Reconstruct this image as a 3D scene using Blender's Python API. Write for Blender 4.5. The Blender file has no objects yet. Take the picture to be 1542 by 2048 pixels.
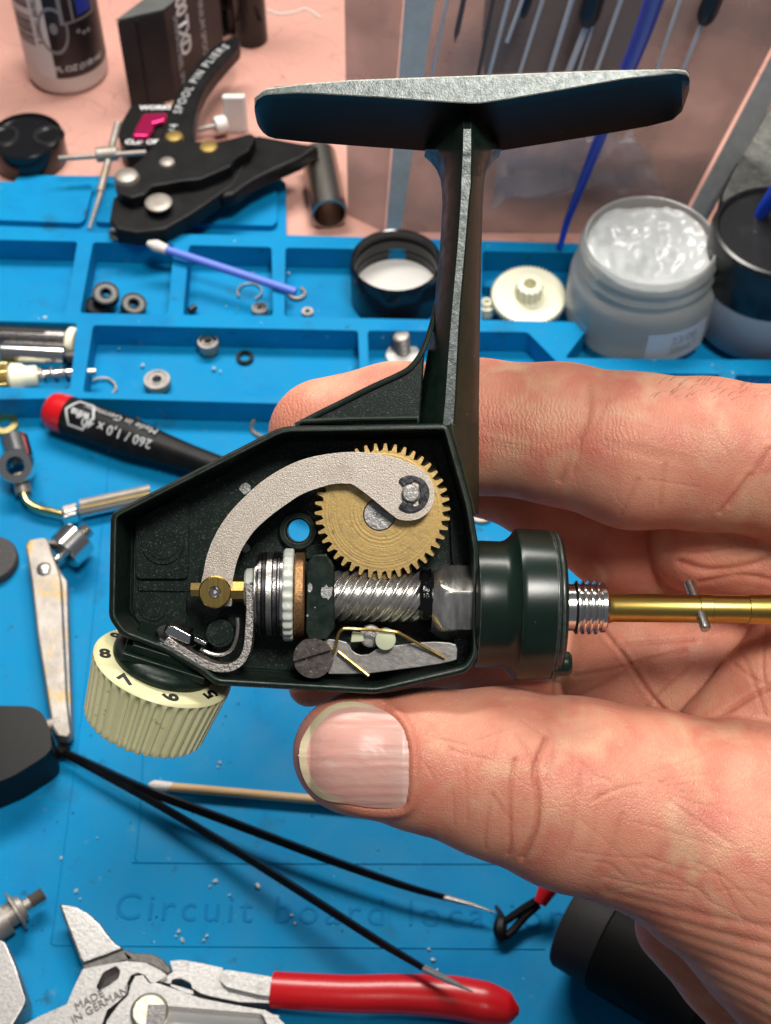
import bpy, bmesh, math, random
import numpy as np
from mathutils import Vector, Matrix, noise
from mathutils.geometry import delaunay_2d_cdt, interpolate_bezier
from mathutils.bvhtree import BVHTree
R = math.radians
rnd = random.Random(7)
SC = bpy.context.scene
COL = SC.collection

# ------------------------------------------------------------------ camera, world, lamps, exposure
FPX = 2900.0                       # focal length in photo pixels (photo is 1542 x 2048)
TH = R(37.5)                       # camera tilt from straight down
CAM = Vector((0, -0.25, 0.34))
FW = Vector((0, math.sin(TH), -math.cos(TH)))
UP = Vector((0, math.cos(TH), math.sin(TH)))
RT = Vector((1, 0, 0))
TC = -FW                           # towards the camera
cd = bpy.data.cameras.new('camera'); cam = bpy.data.objects.new('camera', cd); COL.objects.link(cam)
cam.location = CAM; cam.rotation_euler = (TH, 0, 0)
cd.sensor_fit = 'VERTICAL'; cd.sensor_height = 24; cd.lens = 24 * FPX / 2048
cd.clip_start = 0.01; cd.clip_end = 20
cd.dof.use_dof = True; cd.dof.focus_distance = 0.216; cd.dof.aperture_fstop = 34
SC.camera = cam
W = bpy.data.worlds.new('World'); SC.world = W; W.use_nodes = True
wb = W.node_tree.nodes['Background']; wb.inputs[0].default_value = (0.78, 0.86, 1.0, 1); wb.inputs[1].default_value = 0.12
def lamp(name, loc, target, size, sizey, power, color):
    l = bpy.data.lights.new(name, 'AREA'); l.shape = 'RECTANGLE'; l.size = size; l.size_y = sizey; l.energy = power; l.color = color
    o = bpy.data.objects.new(name, l); COL.objects.link(o); o.location = loc
    o.rotation_euler = (Vector(target) - Vector(loc)).to_track_quat('-Z', 'Y').to_euler()
    return o
lamp('bench_lamp', (-0.04, 0.30, 0.52), (0.0, 0.02, 0.04), 0.42, 0.12, 5.0, (1.0, 0.95, 0.88))
lamp('ceiling_lamp', (0.24, -0.33, 1.40), (0.0, -0.1, 0.1), 0.34, 0.26, 15.5, (1.0, 0.96, 0.90))
SC.view_settings.view_transform = 'Standard'; SC.view_settings.look = 'None'; SC.view_settings.gamma = 1; SC.view_settings.exposure = 0.05

# ------------------------------------------------------------------ placement helpers
UN = 0.215 / FPX                   # metres per photo pixel in the plane of the reel
def V(px, py, d):                  # point at camera depth d
    return CAM + d * (FW + RT * ((px - 771) / FPX) + UP * ((1024 - py) / FPX))
def G(px, py, z=0.0):              # point at height z
    r = FW + RT * ((px - 771) / FPX) + UP * ((1024 - py) / FPX)
    return CAM + r * ((z - CAM.z) / r.z)
def YP(px, py, y):                 # point on the upright plane at depth y
    r = FW + RT * ((px - 771) / FPX) + UP * ((1024 - py) / FPX)
    return CAM + r * ((y - CAM.y) / r.y)
def mpp(p):                        # metres per photo pixel at a point
    return (Vector(p) - CAM).dot(FW) / FPX
def RP(px, py, w=0.0):             # reel space: w in reel pixels towards the camera
    return V(px, py, (FPX - w) * UN)
def ru(w=0.0): return UN * (1 - w / FPX)

# ------------------------------------------------------------------ object helpers
def thing(name, label, cat, loc, group=None, kind=None):
    o = bpy.data.objects.new(name, None); COL.objects.link(o); o.location = loc
    o.empty_display_size = 0.01
    o['label'] = label; o['category'] = cat
    if group: o['group'] = group
    if kind: o['kind'] = kind
    return o
def tag(o, label=None, cat=None, group=None, kind=None):
    if label: o['label'] = label
    if cat: o['category'] = cat
    if group: o['group'] = group
    if kind: o['kind'] = kind
    return o
def worldloc(o):
    p = Vector((0, 0, 0))
    while o is not None:
        p = p + o.location; o = o.parent
    return p
class MB:
    """collects world-space geometry for one mesh object"""
    def __init__(s): s.v = []; s.f = []; s.m = []; s.mi = 0
    def add(s, vs, fs, mi=None):
        n = len(s.v); s.v.extend([tuple(x) for x in vs]); s.f.extend([tuple(i + n for i in f) for f in fs])
        s.m.extend([s.mi if mi is None else mi] * len(fs)); return s
    def build(s, name, mats, parent=None, bevel=0, seg=2, angle=35, smooth=True, sub=0, loc=None):
        me = bpy.data.meshes.new(name)
        base = worldloc(parent) if parent else (Vector(loc) if loc is not None else sum((Vector(x) for x in s.v), Vector()) / max(1, len(s.v)))
        me.from_pydata([(x[0] - base.x, x[1] - base.y, x[2] - base.z) for x in s.v], [], s.f)
        bm = bmesh.new(); bm.from_mesh(me); bmesh.ops.remove_doubles(bm, verts=bm.verts, dist=1e-7)
        me2 = None
        bm.faces.ensure_lookup_table()
        for i, fc in enumerate(bm.faces): pass
        bmesh.ops.recalc_face_normals(bm, faces=bm.faces); bm.to_mesh(me); bm.free()
        if not isinstance(mats, (list, tuple)): mats = [mats]
        for m in mats: me.materials.append(m)
        if len(mats) > 1 and len(me.polygons) == len(s.m): me.polygons.foreach_set('material_index', s.m)
        if smooth:
            me.polygons.foreach_set('use_smooth', [True] * len(me.polygons))
            me.set_sharp_from_angle(angle=R(angle))
        o = bpy.data.objects.new(name, me); COL.objects.link(o)
        if parent: o.parent = parent
        else: o.location = base
        if bevel:
            b = o.modifiers.new('bevel', 'BEVEL'); b.width = bevel; b.segments = seg; b.limit_method = 'ANGLE'; b.angle_limit = R(30); b.harden_normals = smooth
        if sub:
            q = o.modifiers.new('sub', 'SUBSURF'); q.levels = sub; q.render_levels = sub
        return o
def frame(axis, ref=None):
    a = Vector(axis).normalized()
    ref = Vector(ref) if ref is not None else (TC if abs(a.dot(TC)) < .9 else RT)
    x = (ref - a * ref.dot(a)).normalized(); y = a.cross(x).normalized()
    return a, x, y
def lathe(prof, origin, axis, ref=None, seg=48, rfun=None, caps=True, arc=None):
    """prof: list of (t, r) along axis"""
    a, x, y = frame(axis, ref); o = Vector(origin); vs = []; fs = []
    full = arc is None
    n = seg if full else seg + 1
    for t, r in prof:
        for i in range(n):
            th = (2 * math.pi * i / seg) if full else (arc[0] + (arc[1] - arc[0]) * i / seg)
            rr = rfun(t, th, r) if rfun else r
            vs.append(o + a * t + (x * math.cos(th) + y * math.sin(th)) * rr)
    for k in range(len(prof) - 1):
        for i in range(seg):
            j = (i + 1) % n if full else i + 1
            fs.append((k * n + i, k * n + j, (k + 1) * n + j, (k + 1) * n + i))
    if caps and full:
        if prof[0][1] > 1e-9: fs.append(tuple(range(n))[::-1])
        if prof[-1][1] > 1e-9: fs.append(tuple((len(prof) - 1) * n + i for i in range(n)))
    return vs, fs
def ring(prof_closed, origin, axis, ref=None, seg=48, rfun=None):
    p = list(prof_closed) + [prof_closed[0]]
    return lathe(p, origin, axis, ref, seg, rfun, caps=False)
def loft(secs, closed=True, caps=True):
    n = len(secs[0]); vs = [p for s in secs for p in s]; fs = []
    for k in range(len(secs) - 1):
        for i in range(n if closed else n - 1):
            j = (i + 1) % n
            fs.append((k * n + i, k * n + j, (k + 1) * n + j, (k + 1) * n + i))
    if caps and closed:
        fs.append(tuple(range(n))[::-1]); fs.append(tuple((len(secs) - 1) * n + i for i in range(n)))
    return vs, fs
def catmull(pts, k=6, closed=False):
    pts = [Vector(p) for p in pts]; n = len(pts); out = []
    rng = range(n if closed else n - 1)
    for i in rng:
        p0 = pts[(i - 1) % n] if (closed or i > 0) else pts[0] * 2 - pts[1]
        p1 = pts[i]; p2 = pts[(i + 1) % n]
        p3 = pts[(i + 2) % n] if (closed or i + 2 < n) else p2 * 2 - p1
        for j in range(k):
            t = j / k
            out.append(0.5 * (2 * p1 + (p2 - p0) * t + (2 * p0 - 5 * p1 + 4 * p2 - p3) * t * t + (3 * p1 - p0 - 3 * p2 + p3) * t ** 3))
    if not closed: out.append(pts[-1])
    return out
def tube(pts, rad, seg=12, smooth=0, caps=True, flat=None, ref=None):
    """rad: number or list; flat=(kx,ky) makes an oval/strip section"""
    pts = [Vector(p) for p in pts]
    if not isinstance(rad, (list, tuple)): rad = [rad] * len(pts)
    if smooth:
        q = catmull(pts, smooth); rr = []
        for i in range(len(q)):
            t = i / smooth; k = min(int(t), len(rad) - 2); f = t - k
            rr.append(rad[k] * (1 - f) + rad[k + 1] * f)
        pts, rad = q, rr
    secs = []; x = None
    for i, p in enumerate(pts):
        d = (pts[min(i + 1, len(pts) - 1)] - pts[max(i - 1, 0)]).normalized()
        if x is None:
            _, x, y = frame(d, ref)
        else:
            x = (x - d * x.dot(d)).normalized()
        if ref is not None:
            rr = Vector(ref); x = (rr - d * rr.dot(d)).normalized()
        y = d.cross(x)
        kx, ky = flat if flat else (1, 1)
        secs.append([p + (x * math.cos(2 * math.pi * j / seg) * kx + y * math.sin(2 * math.pi * j / seg) * ky) * rad[i] for j in range(seg)])
    return loft(secs, True, caps)
def strip(pts, wx, wy, ref, smooth=0):
    """rectangular bar along pts, wx along ref, wy across"""
    pts = [Vector(p) for p in pts]
    if smooth: pts = catmull(pts, smooth)
    secs = []
    for i, p in enumerate(pts):
        d = (pts[min(i + 1, len(pts) - 1)] - pts[max(i - 1, 0)]).normalized()
        rr = Vector(ref); x = (rr - d * rr.dot(d)).normalized(); y = d.cross(x)
        secs.append([p + x * wx + y * wy, p - x * wx + y * wy, p - x * wx - y * wy, p + x * wx - y * wy])
    return loft(secs)
def orient(loop, ccw=True):
    a = sum(loop[i - 1][0] * loop[i][1] - loop[i][0] * loop[i - 1][1] for i in range(len(loop)))
    return loop if (a > 0) == ccw else loop[::-1]
def plate(outer, holes, ftop, fbot):
    """flat part with holes; ftop/fbot map a 2D point to 3D"""
    loops = [orient([tuple(p) for p in outer])] + [orient([tuple(p) for p in h], False) for h in holes]
    v2 = [Vector(p) for l in loops for p in l]; edges = []; b = 0
    for l in loops:
        edges += [(b + i, b + (i + 1) % len(l)) for i in range(len(l))]; b += len(l)
    cv, ce, cf, ov, oe, of = delaunay_2d_cdt(v2, edges, [], 0, 1e-6)
    def odd(x, y):
        c = False
        for l in loops:
            x0, y0 = l[-1]
            for x1, y1 in l:
                if (y0 > y) != (y1 > y) and x < (x1 - x0) * (y - y0) / (y1 - y0) + x0: c = not c
                x0, y0 = x1, y1
        return c
    cf = [t for t in cf if odd(sum(cv[i].x for i in t) / len(t), sum(cv[i].y for i in t) / len(t))]
    top = [ftop(p) for p in cv]; bot = [fbot(p) for p in cv]; n = len(cv)
    fs = [tuple(f) for f in cf] + [tuple(n + i for i in f[::-1]) for f in cf]
    idx = {}
    for i, o in enumerate(ov):
        for q in o: idx[q] = i
    for e in edges:
        a, c = idx.get(e[0]), idx.get(e[1])
        if a is not None and c is not None and a != c: fs.append((a, n + a, n + c, c))
    return top + bot, fs
def roundpoly(pts, r, k=5):
    out = []; n = len(pts)
    for i in range(n):
        p = Vector(pts[i][:2]); a = Vector(pts[i - 1][:2]); c = Vector(pts[(i + 1) % n][:2])
        rr = pts[i][2] if len(pts[i]) > 2 else r
        da = (a - p); dc = (c - p); l = min(rr, da.length * .45, dc.length * .45)
        if l < 1e-9: out.append(tuple(p)); continue
        p0 = p + da.normalized() * l; p2 = p + dc.normalized() * l
        for j in range(k + 1):
            t = j / k; q = p0 * (1 - t) ** 2 + p * 2 * t * (1 - t) + p2 * t * t
            out.append((q.x, q.y))
    return out
def inset(loop, d):
    loop = orient(loop); n = len(loop); out = []
    for i in range(n):
        a = Vector(loop[i - 1]); p = Vector(loop[i]); c = Vector(loop[(i + 1) % n])
        e1 = (p - a); e2 = (c - p)
        if e1.length < 1e-9: e1 = e2
        if e2.length < 1e-9: e2 = e1
        n1 = Vector((-e1.y, e1.x)).normalized(); n2 = Vector((-e2.y, e2.x)).normalized()
        m = (n1 + n2).normalized(); k = max(.5, m.dot(n1))
        q = p + m * (d / k); out.append((q.x, q.y))
    return out
def circ(cx, cy, r, n=32, a0=0, a1=2 * math.pi, ry=None):
    full = abs(a1 - a0) > 6.28
    return [(cx + r * math.cos(a0 + (a1 - a0) * i / (n if full else n - 1)), cy + (ry or r) * math.sin(a0 + (a1 - a0) * i / (n if full else n - 1))) for i in range(n)]
def rpl(w): return lambda p: RP(p[0], p[1], w)
def gpl(z): return lambda p: G(p[0], p[1], z)
def gdrop(z, z2):
    def f(p):
        q = G(p[0], p[1], z); q.z = z2; return q
    return f
def rplate(outer, holes, w1, w0): # reel plate: true (parallel) thickness towards/away from camera
    def bot(p):
        q = RP(p[0], p[1], w1); return q - TC * (w1 - w0) * UN
    return plate(outer, holes, rpl(w1), bot)
def gplate(outer, z1, z0, holes=()): return plate(outer, holes, gpl(z1), gdrop(z1, z0))
def bars(p0, p1, r, seg=20, ch=0.0):
    p0 = Vector(p0); p1 = Vector(p1); L = (p1 - p0).length
    pr = [(0, r - ch), (ch, r), (L - ch, r), (L, r - ch)] if ch else [(0, r), (L, r)]
    return lathe(pr, p0, p1 - p0, seg=seg)
def boxv(c, ax, ay, az):
    c = Vector(c); ax, ay, az = Vector(ax), Vector(ay), Vector(az); vs = [c + ax * i + ay * j + az * k for i in (-1, 1) for j in (-1, 1) for k in (-1, 1)]
    return vs, [(0, 1, 3, 2), (4, 6, 7, 5), (0, 4, 5, 1), (2, 3, 7, 6), (0, 2, 6, 4), (1, 5, 7, 3)]
def text_mesh(body, fn, name, m, parent, size=1.0, extrude=0.0, align='CENTER', bold=0.0, shear=0, spacing=1.0):
    """writes flat lettering as a mesh; fn maps (x, y, z) of the text to 3D (world)"""
    c = bpy.data.curves.new(name, 'FONT'); c.body = body; c.size = size; c.align_x = align; c.align_y = 'CENTER'
    c.extrude = extrude; c.offset = bold; c.shear = shear; c.space_character = spacing; c.resolution_u = 3
    t = bpy.data.objects.new(name, c); COL.objects.link(t)
    dg = bpy.context.evaluated_depsgraph_get(); me = bpy.data.meshes.new_from_object(t.evaluated_get(dg))
    bpy.data.objects.remove(t); bpy.data.curves.remove(c)
    b = worldloc(parent)
    for v in me.vertices: v.co = fn(v.co.x, v.co.y, v.co.z) - b
    me.name = name; me.materials.clear(); me.materials.append(m)
    o = bpy.data.objects.new(name, me); COL.objects.link(o); o.parent = parent
    return o
def copy_tree(o, parent=None):
    c = o.copy(); COL.objects.link(c); c.parent = parent
    for ch in list(o.children): copy_tree(ch, c)
    return c

# ------------------------------------------------------------------ materials
MATS = {}
def mat(name, col, rough=.5, metal=0, col2=None, cscale=300, cdet=4, clo=.35, chi=.65, bump=0, bscale=2000, bdet=3, rough2=None, specks=(), coat=0,
        trans=0, ior=1.45, sss=0, sssr=(.004, .0015, .0008), alpha=1, stretch=None, spec=.5, emit=None, aniso=0, bdist=.0002):
    m = bpy.data.materials.new(name); m.use_nodes = True; nt = m.node_tree; N = nt.nodes; L = nt.links
    b = N['Principled BSDF']; b.inputs['Roughness'].default_value = rough; b.inputs['Metallic'].default_value = metal
    b.inputs['Base Color'].default_value = (*col, 1); b.inputs['IOR'].default_value = ior
    b.inputs['Coat Weight'].default_value = coat; b.inputs['Transmission Weight'].default_value = trans
    b.inputs['Subsurface Weight'].default_value = sss; b.inputs['Subsurface Radius'].default_value = sssr; b.inputs['Subsurface Scale'].default_value = 1
    b.inputs['Specular IOR Level'].default_value = spec; b.inputs['Alpha'].default_value = alpha
    b.inputs['Anisotropic'].default_value = aniso
    tc = N.new('ShaderNodeTexCoord'); vec = tc.outputs['Object']
    if stretch:
        mp = N.new('ShaderNodeMapping'); mp.inputs['Scale'].default_value = stretch; L.new(vec, mp.inputs[0]); vec = mp.outputs[0]
    def nz(scale, det, rg=.6):
        n = N.new('ShaderNodeTexNoise'); n.inputs['Scale'].default_value = scale; n.inputs['Detail'].default_value = det; n.inputs['Roughness'].default_value = rg
        L.new(vec, n.inputs['Vector']); return n.outputs[0]
    def mr(v, a, c, d=0, e=1):
        r = N.new('ShaderNodeMapRange'); r.inputs[1].default_value = a; r.inputs[2].default_value = c; r.inputs[3].default_value = d; r.inputs[4].default_value = e
        L.new(v, r.inputs[0]); return r.outputs[0]
    def mix(f, a, c):
        x = N.new('ShaderNodeMix'); x.data_type = 'RGBA'; L.new(f, x.inputs[0])
        for s, v in ((x.inputs[6], a), (x.inputs[7], c)):
            if isinstance(v, tuple): s.default_value = (*v, 1)
            else: L.new(v, s)
        return x.outputs[2]
    cur = None
    if col2 is not None:
        n = nz(cscale, cdet); cur = mix(mr(n, clo, chi), tuple(col), tuple(col2))
        if rough2 is not None: L.new(mr(n, clo, chi, rough, rough2), b.inputs['Roughness'])
    for sp in specks:                      # (scale, lo, hi, colour, detail)
        n = nz(sp[0], sp[4] if len(sp) > 4 else 2); cur = mix(mr(n, sp[1], sp[2]), cur if cur is not None else tuple(col), tuple(sp[3]))
    if cur is not None: L.new(cur, b.inputs['Base Color'])
    if bump:
        bp = N.new('ShaderNodeBump'); bp.inputs['Strength'].default_value = bump; bp.inputs['Distance'].default_value = bdist
        L.new(nz(bscale, bdet), bp.inputs['Height']); L.new(bp.outputs[0], b.inputs['Normal'])
    m['b'] = 1
    MATS[name] = m
    return m
M_green = mat('dark_green_paint', (.004, .012, .008), .30, col2=(.007, .016, .011), cscale=500, bump=.25, bscale=2500, rough2=.5, bdist=.00006, spec=.35,
              specks=((2600, .72, .76, (.07, .08, .07)), (500, .735, .76, (.12, .12, .10), 5)))
M_greenin = mat('dark_green_cast', (.004, .011, .008), .33, col2=(.010, .019, .014), cscale=500, cdet=5, bump=.6, bscale=5200, bdist=.00005, spec=.3,
                specks=((3400, .62, .68, (.065, .075, .070), 1),))
M_cup = mat('gloss_green_paint', (.004, .013, .009), .27, col2=(.006, .016, .011), cscale=200, bump=.12, bscale=2200, bdist=.00004, spec=.5, specks=((900, .735, .75, (.14, .15, .13), 5),))
M_greenplain = mat('plain_green_paint', (.004, .009, .007), .46, spec=.16, bump=.3, bscale=2200, bdist=.00006, specks=((600, .70, .76, (.05, .045, .03), 6),))
M_greenlit = mat('lit_green_face', (.17, .185, .18), .34, col2=(.065, .08, .074), cscale=900, cdet=7, bump=.6, bscale=2600, metal=.35, bdist=.00008)  # green paint greyed: light on the camera-facing foot strip and stem ridge, painted in
M_wornedge = mat('worn_bright_edge', (.40, .41, .36), .36, col2=(.18, .19, .16), cscale=1500, cdet=5, bump=.6, bscale=2500)
M_olive = mat('olive_flank', (.016, .021, .012), .40, col2=(.03, .028, .012), cscale=500, bump=.2, bscale=2500, specks=((700, .70, .74, (.12, .10, .05), 5),))
M_steel = mat('satin_steel', (.60, .57, .53), .34, 1, col2=(.44, .41, .38), cscale=3500, cdet=2, bump=.8, bscale=4500, bdist=.00005)
M_lever = mat('bead_blasted_steel', (.64, .565, .485), .48, .75, col2=(.42, .365, .315), cscale=5200, cdet=2, bump=.9, bscale=5000, bdist=.00007, clo=.38, chi=.62, specks=((140, .52, .70, (.40, .34, .28), 6), (900, .72, .76, (.25, .22, .19), 3)))
M_chrome = mat('bright_steel', (.75, .73, .70), .16, 1, bump=.15, bscale=1500, bdist=.00005)
M_darksteel = mat('dark_steel', (.16, .15, .155), .30, 1, col2=(.30, .28, .27), cscale=900, bump=.3, bscale=2500)
M_wormsteel = mat('worm_steel', (.66, .64, .60), .26, .9, col2=(.34, .32, .30), cscale=500, clo=.45, chi=.8)
M_brass = mat('brass', (.70, .50, .18), .28, 1, col2=(.52, .34, .10), cscale=1100, cdet=6, bump=.25, bscale=3000, rough2=.42, bdist=.00005)
M_brassrod = mat('brass_rod', (.62, .46, .13), .24, 1, col2=(.40, .28, .07), cscale=350, cdet=6, rough2=.38, bump=.15, bscale=2500, stretch=(.25, 1, 1), bdist=.00005)
M_bronze = mat('sintered_bronze', (.50, .29, .13), .45, .8, col2=(.22, .11, .05), cscale=3500, bump=.9, bscale=4500, bdist=.00008)
M_black = mat('black_plastic', (.008, .008, .009), .35, bump=.2, bscale=3000)
M_grease = mat('black_grease', (.004, .004, .005), .15, bump=1, bscale=800)
M_ivory = mat('ivory_plastic', (.68, .66, .40), .36, col2=(.62, .60, .34), cscale=120, bump=.12, bscale=3000, sss=.12, sssr=(.0008, .0006, .0003),
              specks=((420, .66, .74, (.20, .17, .09), 6), (1600, .72, .76, (.10, .08, .05), 3)))
M_ink = mat('black_ink', (.010, .009, .008), .5)
M_whitegear = mat('pale_nylon', (.62, .64, .57), .40, sss=.15, sssr=(.0008, .0006, .0004))
M_palegreen = mat('pale_green_plastic', (.58, .62, .42), .40, sss=.15, sssr=(.0008, .0006, .0004))
M_paintchip = mat('bare_metal_chip', (.36, .36, .35), .45, .6, bump=.8, bscale=2500)

def edge_wear(m, col, radius, lo, hi, nscale):
    nt = m.node_tree; N = nt.nodes; L = nt.links; b = N['Principled BSDF']
    bv_ = N.new('ShaderNodeBevel'); bv_.samples = 4; bv_.inputs['Radius'].default_value = radius
    ge = N.new('ShaderNodeNewGeometry'); dt = N.new('ShaderNodeVectorMath'); dt.operation = 'DOT_PRODUCT'
    L.new(bv_.outputs[0], dt.inputs[0]); L.new(ge.outputs['Normal'], dt.inputs[1])
    tc = N.new('ShaderNodeTexCoord'); no = N.new('ShaderNodeTexNoise'); no.inputs['Scale'].default_value = nscale; no.inputs['Detail'].default_value = 5; L.new(tc.outputs['Object'], no.inputs[0])
    iv = N.new('ShaderNodeMath'); iv.operation = 'SUBTRACT'; iv.inputs[0].default_value = 1; L.new(dt.outputs['Value'], iv.inputs[1])
    mu = N.new('ShaderNodeMath'); mu.operation = 'MULTIPLY'; L.new(iv.outputs[0], mu.inputs[0]); L.new(no.outputs[0], mu.inputs[1])
    mr = N.new('ShaderNodeMapRange'); mr.inputs[1].default_value = lo; mr.inputs[2].default_value = hi; L.new(mu.outputs[0], mr.inputs[0])
    mx = N.new('ShaderNodeMix'); mx.data_type = 'RGBA'; L.new(mr.outputs[0], mx.inputs[0]); src = b.inputs['Base Color'].links[0].from_socket
    L.new(src, mx.inputs[6]); mx.inputs[7].default_value = (*col, 1); L.new(mx.outputs[2], b.inputs['Base Color'])
edge_wear(M_green, (.22, .23, .21), .00022, .035, .08, 900)
edge_wear(M_cup, (.22, .23, .21), .00022, .05, .10, 1100)
edge_wear(M_lever, (.80, .74, .66), .0002, .02, .06, 600)
# ================================================================== table and mat
M_cloth = mat('pink_laminate', (.46, .235, .19), .55, col2=(.50, .265, .215), cscale=12, bump=.2, bscale=900)
nt = M_cloth.node_tree; N = nt.nodes; L = nt.links
tc = N.new('ShaderNodeTexCoord'); cur = N['Principled BSDF'].inputs['Base Color'].links[0].from_socket
for sc_n, wd, seed in ((38, .007, 0), (50, .006, 4.3)):
    mp = N.new('ShaderNodeMapping'); mp.inputs['Location'].default_value = (seed, seed * .7, seed); L.new(tc.outputs['Object'], mp.inputs[0])
    nz = N.new('ShaderNodeTexNoise'); nz.inputs['Scale'].default_value = sc_n; nz.inputs['Detail'].default_value = 1.2; nz.inputs['Distortion'].default_value = 1.2; L.new(mp.outputs[0], nz.inputs[0])
    s = N.new('ShaderNodeMath'); s.operation = 'SUBTRACT'; L.new(nz.outputs[0], s.inputs[0]); s.inputs[1].default_value = .5
    a = N.new('ShaderNodeMath'); a.operation = 'ABSOLUTE'; L.new(s.outputs[0], a.inputs[0])
    r_ = N.new('ShaderNodeMapRange'); r_.inputs[1].default_value = 0; r_.inputs[2].default_value = wd; r_.inputs[3].default_value = .8; r_.inputs[4].default_value = 0; L.new(a.outputs[0], r_.inputs[0])
    m_ = N.new('ShaderNodeMix'); m_.data_type = 'RGBA'; L.new(r_.outputs[0], m_.inputs[0]); L.new(cur, m_.inputs[6]); m_.inputs[7].default_value = (.33, .15, .14, 1); cur = m_.outputs[2]
L.new(cur, N['Principled BSDF'].inputs['Base Color'])
TZ = -0.003
ta = [(p.x, p.y) for p in (G(1900, 1150, TZ), G(1300, 1600, TZ), G(1080, 1840, TZ), G(1060, 2500, TZ))]
mb = MB(); mb.add(*plate([(-.8, .75), (.8, .75), (.8, .0)] + ta + [(-.8, ta[-1][1])], [], lambda p: Vector((p[0], p[1], TZ)), lambda p: Vector((p[0], p[1], TZ - .02))))
tag(mb.build('tabletop', M_cloth), kind='structure')
M_floor = mat('dark_floor', (.012, .012, .013), .8)
mb = MB(); mb.add(*boxv((0, .3, -.75), (3, 0, 0), (0, 3, 0), (0, 0, .01))); tag(mb.build('floor', M_floor), kind='structure')

M_mat = mat('blue_silicone', (.000, .185, .39), .52, col2=(.000, .20, .43), cscale=60, rough2=.72, bump=.25, bscale=1400, spec=.15,
            specks=((24, .50, .80, (.0, .125, .33), 6), (55, .58, .76, (.010, .10, .20), 9), (130, .64, .74, (.012, .07, .13), 8), (210, .64, .74, (.06, .20, .31), 9), (420, .735, .755, (.30, .52, .70), 3), (260, .735, .76, (.01, .05, .09), 6)))
RZ = .009
wm = thing('repair_mat', 'blue silicone repair mat with moulded trays along its back edge, under the reel', 'work mat', G(500, 1200, 0))
edge = [(-700, 2400), (-700, 860), (-900, 820), (-900, 470), (0, 402), (34, 356), (48, 350), (562, 357), (572, 368), (572, 470), (1190, 488), (1800, 500), (1800, 760), (1900, 1500), (1500, 1700), (1120, 1880), (1180, 1905), (1235, 1945), (1300, 2010), (1360, 2100), (1420, 2400)]
mb = MB(); mb.add(*gplate(edge, 0, TZ + .0005)); mb.build('mat_base', M_mat, wm)
pk = [[(-400, 470), (155, 483), (131, 626), (-500, 608)], [(186, 484), (348, 489), (335, 629), (160, 626)], [(378, 490), (543, 494), (546, 631), (366, 630)],
      [(571, 495), (926, 502), (940, 641), (569, 633)], [(965, 502), (1165, 506), (1190, 645), (962, 640)], [(1200, 507), (1790, 520), (1790, 722), (1130, 716), (1180, 650)],
      [(-400, 632), (154, 646), (140, 778), (-500, 760)], [(186, 650), (716, 661), (722, 798), (166, 784)], [(735, 661), (1055, 664), (1128, 738), (1150, 800), (740, 798)], [(1160, 745), (1440, 748), (1445, 830), (1170, 810)], [(1470, 750), (1780, 755), (1780, 840), (1475, 832)]]
rim = [(-900, 812), (-900, 455), (30, 462), (572, 472), (1190, 488), (1800, 500), (1800, 850), (1180, 822), (740, 812), (520, 806), (150, 796)]
mb = MB(); mb.add(*gplate(rim, RZ, .0002, [roundpoly(p, 7, 3) for p in pk])); mb.build('tray_rim', M_mat, wm, bevel=.0009, seg=2)
# low dividers inside the trays
for L_ in ([(965, 560), (1060, 562), (1060, 575), (965, 573)],):
    mb = MB(); mb.add(*gplate(L_, .004, .0001)); mb.build('tray_step', M_mat, wm, bevel=.0005)
for L_ in ([(-200, 358), (30, 364), (178, 366), (185, 376), (170, 438), (160, 446), (-200, 432)], [(395, 364), (545, 366), (553, 374), (554, 444), (545, 451), (372, 447), (366, 440), (385, 372)], [(205, 366), (375, 364), (350, 446), (190, 444)]):
    mb = MB(); mb.add(*gplate(roundpoly(L_, 10), .0022, .0001)); mb.build('raised_pad', M_mat, wm, bevel=.0007)
# moulded grooves of the work area, as sunk beads beside thin ridges
M_groove = mat('groove_silicone', (.000, .152, .358), .6, spec=.1, bump=.2, bscale=1400)
def groove(pts, wpx=2.2):
    P_ = [G(x, y, 0.00004) for x, y in pts]
    mb = MB(); mb.add(*tube(P_, .00022, 8, smooth=4, flat=(1, 1))); mb.build('mat_ridge', M_mat, wm)
def bead(pts): groove(pts)
bead([(218, 900), (212, 990), (205, 1040), (180, 1290), (150, 1530), (125, 1720), (104, 1872), (104, 1884), (112, 1890), (160, 1891), (600, 1894), (1090, 1898)])
bead([(289, 1400), (284, 1560), (274, 1690), (270, 1712), (276, 1723), (290, 1725), (600, 1727), (1120, 1728)])
# engraved lettering of the mat, raised a hair
def lettering(body, p0, p1, size, z):
    a = G(*p0, z); b = G(*p1, z); ex = (b - a).normalized(); ey = Vector((0, 0, 1)).cross(ex)
    return (lambda x, y, zz: a + ex * x + ey * y + Vector((0, 0, zz)))
text_mesh('Circuit board location area', lettering('', (228, 1815), (980, 1832), 1, .00003), 'mat_lettering', M_groove, wm, size=.0098, extrude=.00012, align='LEFT', spacing=1.22)
# ================================================================== the fishing reel
reel = thing('fishing_reel', 'dark green spinning reel with its side cover off, brass gear showing, held in hand', 'fishing reel', RP(600, 1130, -90))
def rb(mb, name, m, **k): return mb.build(name, m, reel, **k)

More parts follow.
